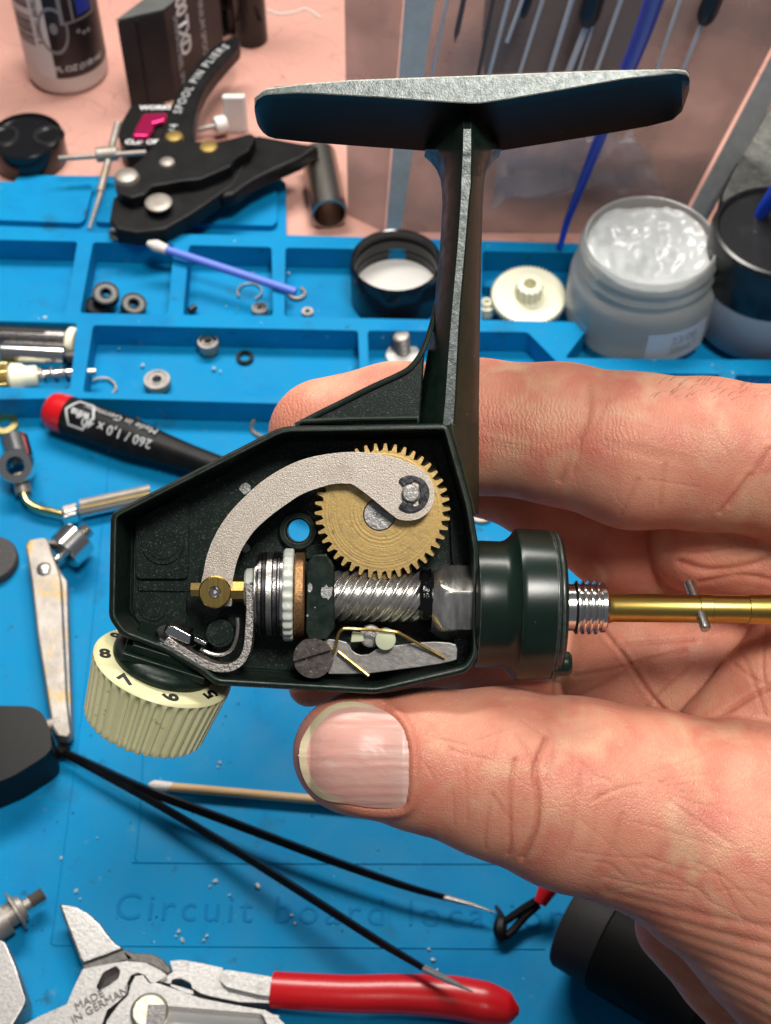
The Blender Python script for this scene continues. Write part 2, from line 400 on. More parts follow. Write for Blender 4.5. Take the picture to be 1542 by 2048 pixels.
# housing: open tub with a rounded rim, floor with a through hole
HO = roundpoly([(221, 1026, 16), (563, 852, 22), (897, 846, 16), (944, 1010, 16), (959, 1100, 10), (959, 1312, 16), (938, 1346, 18), (752, 1389, 14), (432, 1371, 14),
                (398, 1346, 8), (330, 1306, 8), (243, 1273, 16), (217, 1236, 14)], 12)
HO = orient(HO)
HI = inset(HO, 13)
hb = MB()
holeC = circ(597, 1061, 22, 32)
def loop_at(l, w): return [RP(p[0], p[1], w) for p in l]
def shift(l, w1, w0): return [RP(p[0], p[1], w1) - TC * (w1 - w0) * UN for p in l]
FLW = -150; BKW = -178
secs = [shift(inset(HO, 7), 0, BKW), shift(inset(HO, 1.5), 0, BKW + 8), shift(inset(HO, -1.0), 0, -60), loop_at(inset(HO, .5), -7), loop_at(inset(HO, 3.5), -1), loop_at(inset(HO, 5.5), 0),
        loop_at(inset(HI, -3), 0), loop_at(inset(HI, -1), -2), loop_at(HI, -7), shift(inset(HI, 5), 0, FLW + 8), shift(inset(HI, 12), 0, FLW)]
v, f = loft(secs, True, False); hb.add(v, f)
# floor and back sheets with the hole
fl = inset(HI, 12)
def flo(w): return lambda p: RP(p[0], p[1], 0) - TC * (0 - w) * UN
def hol(p): return p
v, f = plate(fl, [[((q[0] - 771) * 1 / (1) * (FPX - FLW) / FPX + 771, (q[1] - 1024) * (FPX - FLW) / FPX + 1024) for q in holeC]], flo(FLW), flo(BKW)); hb.add(v, f)
v, f = plate(inset(HO, 7), [[((q[0] - 771) * (FPX - FLW) / FPX + 771, (q[1] - 1024) * (FPX - FLW) / FPX + 1024) for q in holeC]], flo(BKW + .5), flo(BKW)); hb.add(v, f)
housing = rb(hb, 'housing', M_green, angle=32)

def on_floor(outer, h, name, m=M_greenin, holes=(), bev=2.5, par=None):
    mb = MB(); w1 = FLW + h
    v, f = rplate(outer, holes, w1, FLW - 2); mb.add(v, f)
    return mb.build(name, m, par or reel, bevel=bev * UN)
v, f = plate(inset(HI, 12), [circ((597 - 771) * (FPX - FLW) / FPX + 771, (1061 - 1024) * (FPX - FLW) / FPX + 1024, 26)], flo(FLW + 1.5), flo(FLW + .5))
rb(MB().add(v, f), 'floor_liner', M_greenin)
# raised pads and bosses of the casting
on_floor(roundpoly([(272, 1048), (312, 1016), (378, 1000), (376, 1157), (272, 1157)], 12), 14, 'casting_pad', bev=4)
on_floor(circ(325, 1086, 43), 19, 'casting_boss', bev=4)
on_floor(circ(325, 1086, 33), 22, 'casting_boss', bev=2)
on_floor(roundpoly([(270, 1187), (372, 1189), (374, 1252), (318, 1262), (270, 1240)], 14), 14, 'casting_pad', bev=4)
on_floor(circ(305, 1214, 28), 18, 'casting_boss', bev=3)
on_floor(circ(305, 1214, 20), 21, 'casting_boss', bev=2)
on_floor([(276, 1162), (392, 1164), (392, 1183), (276, 1181)], 8, 'casting_rib', bev=2)
on_floor(roundpoly([(400, 990), (560, 905), (640, 880), (640, 900), (560, 945), (480, 1010), (430, 1080), (400, 1150), (392, 1150)], 8), 4, 'casting_step', bev=1.5)
on_floor(circ(440, 1267, 28), 60, 'casting_post', bev=4)
on_floor(circ(440, 1267, 21), 63, 'casting_post', bev=2)
mb = MB(); o = RP(597, 1061, FLW); r = ru(FLW)
v, f = ring([(-2 * r, 24 * r), (18 * r, 23 * r), (22 * r, 26 * r), (22 * r, 35 * r), (19 * r, 38 * r), (-2 * r, 39 * r)], o, TC); mb.add(v, f)
rb(mb, 'hole_collar', M_green, angle=40)
on_floor([(610, 1092), (655, 1085), (660, 1120), (612, 1118)], 16, 'casting_rib')
for c, rr in (((490, 977), 11.5), ((491, 1096), 9)):
    on_floor([(c[0] + rr * (1 + .1 * math.sin(i * 2.1)) * math.cos(i * .45), c[1] + rr * (1 + .1 * math.cos(i * 1.7)) * math.sin(i * .45)) for i in range(14)], 7, 'bare_rivet', M_paintchip, bev=1)
# inner step running along the right wall, front lip bars and greasy pocket by the bearing
on_floor(roundpoly([(862, 880), (893, 880), (935, 1010), (938, 1130), (905, 1130), (898, 1000)], 10), 22, 'casting_step', bev=3)
on_floor([(905, 1275), (945, 1272), (946, 1330), (915, 1338)], 60, 'grease_pocket', M_grease, bev=6)
# dial seat: stepped blocks that close the notch above the dial
def rbox(outer, w1, w0, name, m=M_green, bev=3, holes=(), par=None, **k):
    v, f = rplate(outer, holes, w1, w0); return MB().add(v, f).build(name, m, par or reel, bevel=bev * UN, **k)
# --- stem and foot
st = []  # y, left, ridgeL, ridgeR, right, wfront, wside
for row in [(206, 884, 926, 941, 972, -78, -150), (236, 882, 925, 943, 974, -36, -150), (258, 878, 925, 944, 978, -12, -150), (278, 868, 924.5, 944, 988, -8, -155), (290, 856, 924.5, 944, 1000, -8, -160), (299, 850, 924, 944, 1003, -8, -165), (305, 857, 924, 944, 995, -8, -155), (313, 865, 923.5, 944, 987, -9, -138), (326, 875, 923, 943.5, 978, -9, -120), (345, 883, 922, 943, 971, -10, -102), (368, 886, 921, 943, 968, -10, -92), (400, 887, 920, 939, 966, -10, -88), (500, 881, 913, 931, 963, -10, -88),
            (600, 871, 904, 922, 961, -10, -88), (660, 863, 899, 918, 960, -10, -88), (740, 850, 893, 914, 959, -10, -88), (800, 838, 889, 911, 958, -10, -88), (850, 832, 884, 908, 958, -12, -88)]:
    y, xl, rl, rr_, xr, wf, ws = row
    st.append([RP(xl, y, ws), RP((xl * .65 + rl * .35), y, (ws * .45 + wf * .55) - 6), RP(rl - 2, y, wf - 5), RP(rl + 2, y, wf), RP(rr_ - 2, y, wf), RP(rr_ + 2, y, wf - 5), RP((xr * .7 + rr_ * .3), y, (ws * .5 + wf * .5) - 4), RP(xr, y, ws),
               RP(xr, y, ws) - TC * 60 * UN, RP((xl + xr) / 2, y, ws) - TC * 80 * UN, RP(xl, y, ws) - TC * 60 * UN])
def relof(secs, k):
    out = []
    for a in range(len(secs) - 1):
        for j in range(k): out.append([p.lerp(q, j / k) for p, q in zip(secs[a], secs[a + 1])])
    out.append(secs[-1]); return out
v, f = loft(relof(st, 3)); smb = MB().add(v, f)
nper = 11; ridge = []
smb.m = [1 if i % nper == 3 and i // nper >= 6 else (2 if i % nper in (5, 6, 7) and i // nper > 27 else 0) for i in range(len(smb.m))]
stem = smb.build('stem', [M_green, M_greenlit, M_olive], reel, angle=28)
# flank that carries the stem down beside the rim
fk = []
for y, xl, xr in ((846, 900, 958), (870, 905, 958), (920, 920, 958), (970, 934, 958), (1005, 943, 957.5), (1030, 949, 957)):
    fk.append([RP(xl - 6, y, -14), RP(xl + 3, y, -10), RP(xr, y, -70), RP(xr, y, -70) - TC * 80 * UN, RP(xl - 6, y, -90) - TC * 60 * UN])
rb(MB().add(*loft(fk)), 'stem_flank', M_olive, bevel=2 * UN)
# shoulder web between stem and housing
web = [(850, 690), (842, 712), (826, 734), (800, 748), (745, 772), (690, 800), (640, 823), (588, 850), (840, 850)]
v, f = rplate(web, [], -62, -150); rb(MB().add(v, f), 'shoulder_web', M_greenin, bevel=5 * UN)
rb(MB().add(*tube([RP(872, 610, -100), RP(866, 640, -88), RP(858, 668, -72), RP(850, 690, -62), RP(839, 713, -58), RP(820, 736, -58), RP(795, 751, -58), RP(740, 776, -58), RP(685, 804, -58), RP(640, 826, -58), RP(590, 852, -58)], 6 * UN, 10, smooth=4)), 'web_edge', M_green)
rb(MB().add(*tube([RP(600, 843, -50), RP(700, 838, -52), RP(836, 836, -52)], 5 * UN, 10, smooth=4)), 'web_bead', M_green)
# foot
def itp(x, tab):
    for a, b in zip(tab, tab[1:]):
        if x <= b[0]: t = max(0, (x - a[0]) / (b[0] - a[0])); return a[1] + (b[1] - a[1]) * t
    return tab[-1][1]
YT = [(509, 205), (514, 190), (530, 177), (600, 168), (700, 160), (950, 151), (1200, 141), (1355, 138), (1372, 141), (1379, 150)]
YF = [(509, 216), (514, 200), (530, 190), (600, 186), (760, 195), (880, 204), (955, 208), (1020, 198), (1120, 181), (1250, 158), (1355, 147), (1372, 150), (1379, 158)]
YB = [(509, 222), (513, 244), (522, 262), (540, 276), (600, 283), (700, 291), (840, 301), (930, 308), (1010, 300), (1100, 286), (1180, 273), (1300, 252), (1345, 240), (1365, 222), (1379, 180)]
xs = [509, 511, 514, 519, 526, 536, 550] + list(range(570, 1340, 22)) + [1345, 1356, 1364, 1370, 1375, 1379]
fsec = []
for x in xs:
    yt, yf, yb = itp(x, YT), itp(x, YF), itp(x, YB)
    e = min(1, (x - 505) / 40, (1383 - x) / 30) ; wf = 26; wb_ = -190
    A = RP(x, yt, wf); B = RP(x, yf, wf + 3); Cc = RP(x, yb, wb_)
    pts = [A, RP(x, yt + 2.5, wf + 3.5), RP(x, yf - 2.5, wf + 5), B]
    for t, k in ((.04, .5), (.15, 1), (.35, 1), (.55, .9), (.75, .7), (.9, .35), (.97, .1)):
        pts.append(B.lerp(Cc, t) + UP * (22 * UN * k * e))
    pts += [Cc, Cc + UP * (9 * UN), A.lerp(Cc, .5) + UP * (40 * UN * e + 16 * UN)]
    fsec.append(pts)
v, f = loft(fsec); fmb = MB().add(v, f); nf = len(fsec[0])
fmb.m = [(2 if i % nf != 1 else 1) if i % nf in (0, 1, 2) and i < (len(fmb.m) - 2) else 0 for i in range(len(fmb.m))]
rb_foot = fmb.build('foot', [M_greenplain, M_greenlit, M_wornedge], reel, angle=30)
# fillets from foot into the stem
# --- cup at the right with the shaft; common axis, its right end turned slightly away
AXO = RP(959, 1208, -92); AX = (RT - TC * .035 - UP * .012).normalized()
u9 = ru(-92)
def axl(prof, name, m, off=(0, 0), seg=64, par=None, angle=32, rfun=None, dy=0, dw=0, **k):
    v, f = lathe([(t * u9, r * u9) for t, r in prof], AXO - UP * dy * u9 + TC * dw * u9, AX, ref=TC, seg=seg, rfun=rfun)
    return MB().add(v, f).build(name, m, par or reel, angle=angle, **k)
axl([(-16, 112), (-10, 126), (0, 127), (40, 126), (50, 129), (60, 137), (66, 145), (69, 150), (72, 151.5), (80, 152), (136, 149), (137.5, 146.5), (139, 146.5), (140.5, 149), (146, 148), (147.5, 145.5), (149, 145.5), (150, 147), (154, 145), (158, 139), (159, 132), (159, 60), (148, 58)], 'cup', M_cup)
v, f = lathe([(t * u9, r * u9) for t, r in [(138, 25), (166, 25), (172, 23.5), (176, 19), (177, 0)]], AXO - UP * 112 * u9 + TC * 62 * u9, AX, seg=28)
rb(MB().add(v, f), 'cup_lug', M_cup)
# threaded collar
pr = [(148, 47), (184, 47)]; t = 188
while t < 238: pr += [(t, 47), (t + 4, 54), (t + 7, 54), (t + 11, 46)]; t += 13
pr += [(240, 46), (242, 50), (250, 50), (253, 46), (254, 30)]
axl(pr, 'threaded_collar', M_chrome, dy=5, angle=20)
axl([(250, 42), (258, 32), (268, 28.5), (440, 28.5), (441, 30), (466, 30), (467, 28.5), (540, 28.5), (541, 30.5), (760, 30.5)], 'main_shaft', M_brassrod, dy=5, seg=40)
pa = RP(1377, 1164, -134); pb = RP(1413, 1260, -60)
rb(MB().add(*bars(pa, pb, 10.5 * u9, 20, 3 * u9)), 'cross_pin', M_steel)
# --- worm, bushings
def helr(n, lead, amp):
    def fn(t, th, r): 
        s = (n * th / (2 * math.pi) + t / (lead * u9)) % 1.0
        return r + amp * u9 * (min(1, max(-1, 1.9 * math.sin(2 * math.pi * s) - .1)))
    return fn
prw = [(-292 + i * 2.0, 46) for i in range(0, 88)]
axl(prw, 'worm_gear', M_wormsteel, seg=120, rfun=helr(8, 20.5, 5.0), dy=-13, angle=60)
axl([(-124, 30), (-122, 52), (-116, 57), (-104, 57), (-99, 60), (-94, 55), (-92, 40)], 'grease_collar', M_grease, dy=-10, rfun=lambda t, th, r: r * (1 + .05 * noise.noise((math.cos(th) * 3, math.sin(th) * 3, t * 9000))))
M_nutsteel = mat('milled_steel', (.80, .77, .72), .28, .9, col2=(.34, .32, .30), cscale=500, cdet=7, bump=.7, bscale=700, bdet=6, bdist=.0002, stretch=(1, .3, .3))
def nutr(t, th, r):
    d = 78 * u9 / 1.0; k = math.pi / 3
    a = (th + .35) % k - k / 2
    return min(r, d * .86 / math.cos(a))
axl([(-98, 58), (-93, 62), (-88, 66), (-82, 70), (-76, 73), (-68, 76), (-60, 78), (-50, 80), (-14, 80), (-12, 60)], 'bearing_nut', M_nutsteel, seg=120, rfun=nutr, dy=-2, angle=22)
# green bearing block
blk = rbox([(613, 1130), (624, 1112), (632, 1108), (652, 1109), (668, 1132), (669, 1258), (655, 1278), (616, 1277), (611, 1262)], -22, -160, 'bearing_block', bev=4)
def flake(cx, cy, r, w, sx=1, sy=1, n=15, sd=1):
    q = random.Random(sd)
    return rplate([(cx + r * sx * (.55 + .5 * q.random()) * math.cos(2 * math.pi * i / n), cy + r * sy * (.55 + .5 * q.random()) * math.sin(2 * math.pi * i / n)) for i in range(n)], [], w + .7, w - 1)
mbk = MB(); mbk.add(*flake(654, 1184, 16, -22, .9, 1.1, sd=3)); mbk.add(*flake(620, 1176, 9, -22, .8, 1.2, sd=8)); mbk.add(*flake(615, 1231, 3, -22, sd=2)); mbk.add(*flake(630, 1215, 2, -22, sd=4))
mbk.build('paint_chip', M_paintchip, blk)
axl([(-370, 40), (-369, 82), (-366, 84), (-352, 84), (-349, 81), (-348, 40)], 'bronze_bushing', M_bronze, seg=96, rfun=lambda t, th, r: r if abs(((th - 1.2) % 3.14159) - 1.57) > .02 else r * .985, dy=-15)
def wavr(t, th, r): return r + (2.6 * u9 * math.cos(26 * th) if r > 70 * u9 else 0)
axl([(-392, 40), (-391, 86), (-388, 90), (-374, 90), (-371, 87), (-370, 40)], 'toothed_ring', M_whitegear, seg=156, rfun=wavr, dy=-15, angle=50)
dk = [(-447, 40, -444, 72, M_steel), (-444, 60, -441.5, 77, M_chrome), (-441, 60, -439.5, 80, M_chrome), (-439, 60, -433, 82, M_darksteel), (-433, 60, -431.5, 79, M_black), (-431.5, 60, -425, 83, M_black), (-425, 60, -423.5, 81, M_darksteel), (-423.5, 60, -412, 84, M_steel), (-412, 60, -410.5, 81, M_black), (-410.5, 60, -403, 84, M_darksteel), (-403, 60, -401.5, 82, M_black), (-401.5, 60, -397, 84, M_darksteel), (-396.5, 60, -391, 85, M_chrome)]
for a, ri, b_, ro, m in dk:
    axl([(a, ri), (a + .1, ro - .7), (a + .6, ro), (b_ - .6, ro), (b_ - .1, ro - .7), (b_, ri)], 'drag_washer', m, dy=-17)
axl([(-470, 20), (-468, 34), (-464, 38), (-445, 40), (-444, 20)], 'nylon_cone', M_whitegear, dy=-28, seg=40)
# --- brass end of shaft and slider
axl([(-575, 10), (-573, 15), (-452, 16), (-450, 10)], 'shaft_end', M_brass, dy=-24, seg=6, angle=20, dw=10)
axl([(-498, 22), (-496, 24), (-466, 24), (-464, 22)], 'shaft_nut', M_brass, dy=-24, seg=8, angle=20, dw=10)
rbox(roundpoly([(407, 1150), (463, 1152), (464, 1213), (406, 1210)], 6), -46, -90, 'slider_block', M_steel)
# --- big gear
GC = RP(765, 1022, -52); gu = ru(-52)
def gear(N, rt, rr, c, u, phase=0, sk=0):
    out = []
    for i in range(N):
        for ph, rad in ((-.33, rr), (-.27, rr + .22 * (rt - rr)), (-.13, rt - .05 * (rt - rr)), (-.08, rt), (.08, rt), (.13, rt - .05 * (rt - rr)), (.27, rr + .22 * (rt - rr))):
            a = 2 * math.pi * (i + ph) / N + phase
            out.append((rad * math.cos(a), rad * math.sin(a)))
    return out
gt = gear(42, 135.5, 119, 0, 0, .03)
def gmap(w, tw=0):
    def fn(p): return GC + (RT * (p[0] * math.cos(tw) - p[1] * math.sin(tw)) + UP * (p[0] * math.sin(tw) + p[1] * math.cos(tw))) * gu + TC * w * gu
    return fn
v, f = plate(gt, [circ(-6, -7, 33, 40)], gmap(0), gmap(-26, .035)); g_ = MB().add(v, f)
M_gearbrass = mat('turned_brass', (.80, .56, .23), .30, .9, col2=(.56, .37, .13), cscale=700, cdet=7, rough2=.42, specks=((2600, .64, .74, (.74, .62, .36)), (700, .60, .74, (.30, .20, .07), 7)))
def add_turned(m, scale, strength, centre=(0, 0, 0), dist=.00008):
    nt = m.node_tree; N = nt.nodes; L = nt.links
    tc = N.new('ShaderNodeTexCoord'); mp = N.new('ShaderNodeMapping'); mp.inputs['Location'].default_value = [-c for c in centre]
    mp2 = N.new('ShaderNodeVectorRotate'); 
    L.new(tc.outputs['Object'], mp.inputs[0])
    # distance from the turning axis
    cr = N.new('ShaderNodeVectorMath'); cr.operation = 'CROSS_PRODUCT'; L.new(mp.outputs[0], cr.inputs[0]); cr.inputs[1].default_value = TC
    ln = N.new('ShaderNodeVectorMath'); ln.operation = 'LENGTH'; L.new(cr.outputs[0], ln.inputs[0])
    n1 = N.new('ShaderNodeTexNoise'); n1.noise_dimensions = '1D'; n1.inputs['Scale'].default_value = scale; n1.inputs['Detail'].default_value = 4
    L.new(ln.outputs['Value'], n1.inputs['W'])
    n2 = N.new('ShaderNodeTexNoise'); n2.inputs['Scale'].default_value = 2500; L.new(tc.outputs['Object'], n2.inputs['Vector'])
    ad = N.new('ShaderNodeMath'); ad.operation = 'MULTIPLY_ADD'; L.new(n2.outputs[0], ad.inputs[0]); ad.inputs[1].default_value = .8; L.new(n1.outputs[0], ad.inputs[2])
    bp = N.new('ShaderNodeBump'); bp.inputs['Strength'].default_value = strength; bp.inputs['Distance'].default_value = dist
    L.new(ad.outputs[0], bp.inputs['Height']); L.new(bp.outputs[0], N['Principled BSDF'].inputs['Normal'])
add_turned(M_gearbrass, 3200, .22, GC - reel.location)
rb(g_, 'main_gear', M_gearbrass, angle=25)
hub = GC + (RT * -6 + UP * -7) * gu
M_castzinc = mat('cast_zinc', (.46, .45, .43), .46, .6, col2=(.30, .29, .28), cscale=1500, bump=.8, bscale=1800)
rb(MB().add(*lathe([(-30 * gu, 31 * gu), (-1 * gu, 31.5 * gu), (.6 * gu, 30 * gu), (.8 * gu, 7 * gu), (-1.5 * gu, 5 * gu), (-1.5 * gu, 0)], hub, TC, seg=48)), 'gear_hub', M_castzinc)
# --- oscillation lever
LV = [(404, 1172), (404, 1158), (407, 1146), (410, 1128), (414, 1111), (422, 1088), (433, 1065), (445, 1045), (459, 1026), (475, 1008), (492, 991), (516, 969), (544, 949), (574, 932), (605, 919), (637, 911), (680, 905), (717, 904), (760, 908), (802, 919),
      (826, 929), (843, 939), (856, 951), (865, 968), (869, 986), (866, 1006), (858, 1022), (846, 1033), (832, 1039), (817, 1041), (804, 1040), (793, 1036), (777, 1024), (743, 996), (722, 980), (703, 968), (690, 967), (674, 967), (656, 970), (640, 975), (621, 981), (597, 992),
      (573, 1008), (548, 1026), (524, 1046), (507, 1063), (492, 1084), (483, 1099), (476, 1116), (471, 1132), (468, 1146), (464, 1164), (463, 1174), (450, 1190), (420, 1190)]
LVs = [(p.x, p.y) for p in catmull([(a, b, 0) for a, b in LV], 3, True)]
v, f = rplate(LVs, [], -18, -29); rb(MB().add(v, f), 'lever', M_lever, bevel=2.2 * UN, angle=40)
# slider disc and its centre pin
d = RP(430, 1184, -16); q = ru(-16)
M_brassdisc = mat('brushed_brass', (.72, .52, .17), .26, 1, col2=(.60, .40, .11), cscale=900, stretch=(1, .06, .06), bump=.6, bscale=2200, bdist=.00006)
M_brassdisc.node_tree.nodes['Mapping'].inputs['Rotation'].default_value = (0, 0, R(40))
rb(MB().add(*lathe([(-60 * q, 30 * q), (-3 * q, 32.5 * q), (0, 32.5 * q), (3 * q, 30 * q), (3.2 * q, 12.5 * q), (-3 * q, 12 * q), (-3 * q, 0)], d, TC, seg=56)), 'brass_disc', M_brassdisc)
rb(MB().add(*lathe([(-4 * q, 12 * q), (2 * q, 11.5 * q), (3 * q, 10 * q), (-1 * q, 5 * q), (-3 * q, 1.5 * q), (-3 * q, 0)], d, TC, seg=32)), 'pin', M_chrome)
# e-clip and crank pin on the lever
ec = RP(822, 987, -16); q = ru(-16)
outer = [(37 * math.cos(a), 37 * math.sin(a)) for a in [R(-128) + R(256) * i / 40 for i in range(41)]]
inner = [(x, y) for x, y in [(-24, 25), (-15, 14), (-8, 20)]]
inner += [(20 * math.cos(a), 20 * math.sin(a)) for a in [R(100), R(85)]] + [(27 * math.cos(a), 27 * math.sin(a)) for a in [R(76), R(62), R(48)]] + [(19.5 * math.cos(a), 19.5 * math.sin(a)) for a in [R(40), R(18), R(0), R(-18), R(-40)]]
inner += [(27 * math.cos(a), 27 * math.sin(a)) for a in [R(-48), R(-62), R(-76)]] + [(20 * math.cos(a), 20 * math.sin(a)) for a in [R(-85), R(-100)]] + [(-8, -20), (-15, -14), (-24, -25)]
cm = lambda w: (lambda p: ec + (RT * p[0] + UP * (-p[1])) * q + TC * w * q)
v, f = plate(outer + inner, [], cm(6), cm(0)); 
M_clip = mat('oiled_spring_steel', (.20, .19, .20), .30, 1, col2=(.06, .058, .065), cscale=1300, bump=.4, bscale=2500, bdist=.00005)
rb(MB().add(v, f), 'e_clip', M_clip, bevel=2.2 * UN, seg=3)
rb(MB().add(*lathe([(-8 * q, 19 * q), (2 * q, 19 * q), (3 * q, 17 * q), (12 * q, 17 * q), (14.5 * q, 14.5 * q), (15 * q, 0)], ec, TC, seg=40)), 'crank_pin', M_castzinc)
# --- slotted screw
sc_ = RP(626, 1317, -20); q = ru(-20); sa = R(17)
ca, sa_ = math.cos(sa), math.sin(sa); sm = lambda w: (lambda p: sc_ + (RT * (p[0] * ca - p[1] * sa_) + UP * (p[0] * sa_ + p[1] * ca)) * q + TC * w * q)
for s in (-1, 1): pass
mbx = MB(); mbx.add(*lathe([(-60 * q, 39 * q), (-16 * q, 40.5 * q), (-14 * q, 40.5 * q), (-14 * q, 0)], sc_, TC, seg=56))
for s in (-1, 1):
    seg_ = [(39.5 * math.cos(a), s * 39.5 * math.sin(a)) for a in [R(9) + R(162) * i / 30 for i in range(31)]]
    mbx.add(*plate(seg_, [], sm(0), sm(-15)))
M_screw = mat('brown_steel_screw', (.24, .20, .18), .38, 1, col2=(.12, .10, .09), cscale=1200, cdet=5, bump=.35, bscale=2200, bdist=.00006, specks=((1500, .66, .72, (.55, .52, .48)),))
rb(mbx, 'slotted_screw', M_screw, bevel=2.5 * UN)
# --- anti-reverse pawl, post, spring
pz = lambda L: [(480 + x / 3.084, 1060 + y / 3.084) for x, y in L]
pawl = pz([(500, 680), (540, 672), (600, 676), (655, 690), (680, 715), (692, 742), (715, 760), (750, 770), (795, 765), (825, 745), (860, 728), (930, 714), (1000, 706), (1100, 694), (1200, 688), (1290, 694), (1332, 706), (1342, 735), (1338, 800), (1310, 810), (1240, 826), (1120, 845), (1000, 860), (880, 876), (800, 886), (680, 890), (545, 890), (520, 800)])
M_pawl = mat('scuffed_steel', (.46, .44, .41), .42, .85, col2=(.32, .30, .28), cscale=800, cdet=7, bump=.5, bscale=1500, bdet=4, bdist=.00008, specks=((300, .58, .66, (.26, .24, .22), 6),))
v, f = rplate(pawl, [], -46, -56); rb(MB().add(v, f), 'pawl', M_pawl, bevel=2 * UN)
rbox(pz([(690, 632), (760, 640), (765, 690), (680, 695)]), -40, -70, 'nylon_block', M_palegreen)
v, f = lathe([(-30 * q, 22 * q), (-6 * q, 23 * q), (-2 * q, 22 * q), (0, 19 * q), (0, 13 * q), (-4 * q, 12 * q)], RP(741, 1273, -50), TC, seg=36); rb(MB().add(v, f), 'post_washer', M_castzinc)
po = RP(771, 1280, -20); v, f = lathe([(-60 * q, 20 * q), (-4 * q, 21 * q), (-1 * q, 20 * q), (0, 17 * q), (.4 * q, 0)], po, TC, seg=36); rb(MB().add(v, f), 'nylon_post', M_palegreen, angle=50)
rb(MB().add(*tube([RP(737, 1352, -30), RP(676, 1303, -36)], 4 * UN, 8)), 'spring_wire', M_brass)
spr = [(575, 762, -32), (590, 715, -30), (603, 655, -26), (612, 632, -24), (632, 614, -22), (655, 608, -22), (760, 613, -22), (880, 620, -14), (950, 626, -14), (1000, 645, -18), (1070, 684, -26), (1180, 745, -36), (1262, 790, -42)]
rb(MB().add(*tube([RP(480 + x / 3.084, 1060 + y / 3.084, w) for x, y, w in spr], 3.4 * UN, 8, smooth=4)), 'spring_wire', M_brass)
# --- bent strip lever at lower left, thin wire, clasp
zz = lambda L, w: [RP(140 + x / 3.084, 1080 + y / 3.084, w) for x, y in L]
M_rough = mat('rough_blanked_steel', (.50, .46, .43), .40, 1, col2=(.26, .24, .225), cscale=2600, bump=1, bscale=2600, bdet=4, bdist=.00025)
bl = zz([(1105, 262), (1116, 330), (1118, 420), (1113, 520), (1106, 620), (1090, 690), (1060, 742), (1010, 775), (955, 785), (890, 776), (820, 745), (740, 700), (660, 650), (600, 610)], -45)
rb(MB().add(*strip(bl, 26 * UN, 8.2 * UN, TC, 4)), 'bent_lever', M_rough, bevel=1.6 * UN, angle=40)
rb(MB().add(*tube(zz([(1033, 480), (1036, 540), (1026, 610), (1000, 670), (960, 700), (910, 708), (860, 698), (805, 672)], -70), 4.5 * UN, 8, smooth=4)), 'wire_spring', M_steel)
v, f = rplate([(140 + x / 3.084, 1080 + y / 3.084) for x, y in [(580, 568), (608, 532), (640, 530), (742, 585), (738, 640), (722, 640), (600, 590)]], [], -30, -60); rb(MB().add(v, f), 'clasp', M_chrome, bevel=2 * UN)
v, f = rplate([(140 + x / 3.084, 1080 + y / 3.084) for x, y in [(768, 595), (845, 635), (830, 652), (762, 622)]], [], -32, -60); rb(MB().add(v, f), 'clasp', M_chrome, bevel=2 * UN)
# --- drag dial
DA = (RT * .36 + UP * .93).normalized() * math.cos(R(21)) + TC * math.sin(R(21)); DA.normalize()
DC = RP(327, 1331, -95); du = ru(-95)
def dprof(prof, **k): return lathe([(t * du, r * du) for t, r in prof], DC, DA, **k)
def ribr(t, th, r):
    x = t / du
    if x > -3 or r < 100 * du: return r
    s = (th * 40 / (2 * math.pi)) % 1
    k = min(1, (-3 - x) / 12)
    return r - (7 * du * k if .34 < s < .72 else (7 * du * k * (.5 if .24 < s < .82 else 0)))
pr = [(8, 96), (5, 122), (3, 136), (0, 140), (-3, 142)] + [(-6, 142), (-10, 142), (-15, 141.5)] + [(-15 - i * 12, 141 - i * 1.55) for i in range(1, 10)] + [(-132, 126.5), (-137, 124), (-140, 118), (-142, 60), (-142, 0)]
v, f = dprof(pr, seg=400, rfun=ribr)
dial = rb(MB().add(v, f), 'drag_dial', M_ivory, angle=28)
dpx, dpy = frame(DA, RT)[1:]
def onring(th, rad, h):
    rdir = dpx * math.cos(th) + dpy * math.sin(th); tdir = -dpx * math.sin(th) + dpy * math.cos(th)
    cen = DC + rdir * rad * du
    slope = (DA * .14 - rdir).normalized()           # inward, up the cone of the ring
    if tdir.dot(RT) > 0: tdir = -tdir
    nrm = slope.cross(tdir)
    if nrm.dot(DA) < 0: nrm = -nrm
    def fn(x, y, z): return cen + (slope * x + tdir * y) * du + nrm * (h + z) * du + DA * 4.6 * du
    return fn, cen
def ring_angle(px, py):   # angle on the dial whose ring point projects nearest to a pixel
    best = None
    for i in range(720):
        th = i * math.pi / 360; c = onring(th, 120, 0)[1]; d_ = c - CAM; dep = d_.dot(FW)
        x = 771 + FPX * d_.dot(RT) / dep; y = 1024 - FPX * d_.dot(UP) / dep
        e = (x - px) ** 2 + (y - py) ** 2
        if best is None or e < best[0]: best = (e, th)
    return best[1]
th7, th6 = ring_angle(262, 1350), ring_angle(343, 1388); stp = (th6 - th7 + math.pi) % (2 * math.pi) - math.pi
for ch, k in (('9', -2), ('8', -1), ('7', 0), ('6', 1), ('5', 2), ('4', 3)):
    fn, _ = onring(th7 + k * stp, 121, .6)
    text_mesh(ch, fn, 'numeral', M_ink, dial, size=44, extrude=.6, bold=1.6)
v, f = dprof([(2, 60), (4, 98), (8, 105), (14, 107), (22, 106), (28, 102), (33, 94), (36, 82), (37, 0)], seg=80); rb(MB().add(v, f), 'dial_flange', M_green)
def dbox(x0, x1, y0, y1, t0, t1):
    return boxv(DC + (dpx * (x0 + x1) / 2 + dpy * (y0 + y1) / 2 + DA * (t0 + t1) / 2) * du, dpx * (x1 - x0) / 2 * du, dpy * (y1 - y0) / 2 * du, DA * (t1 - t0) / 2 * du)
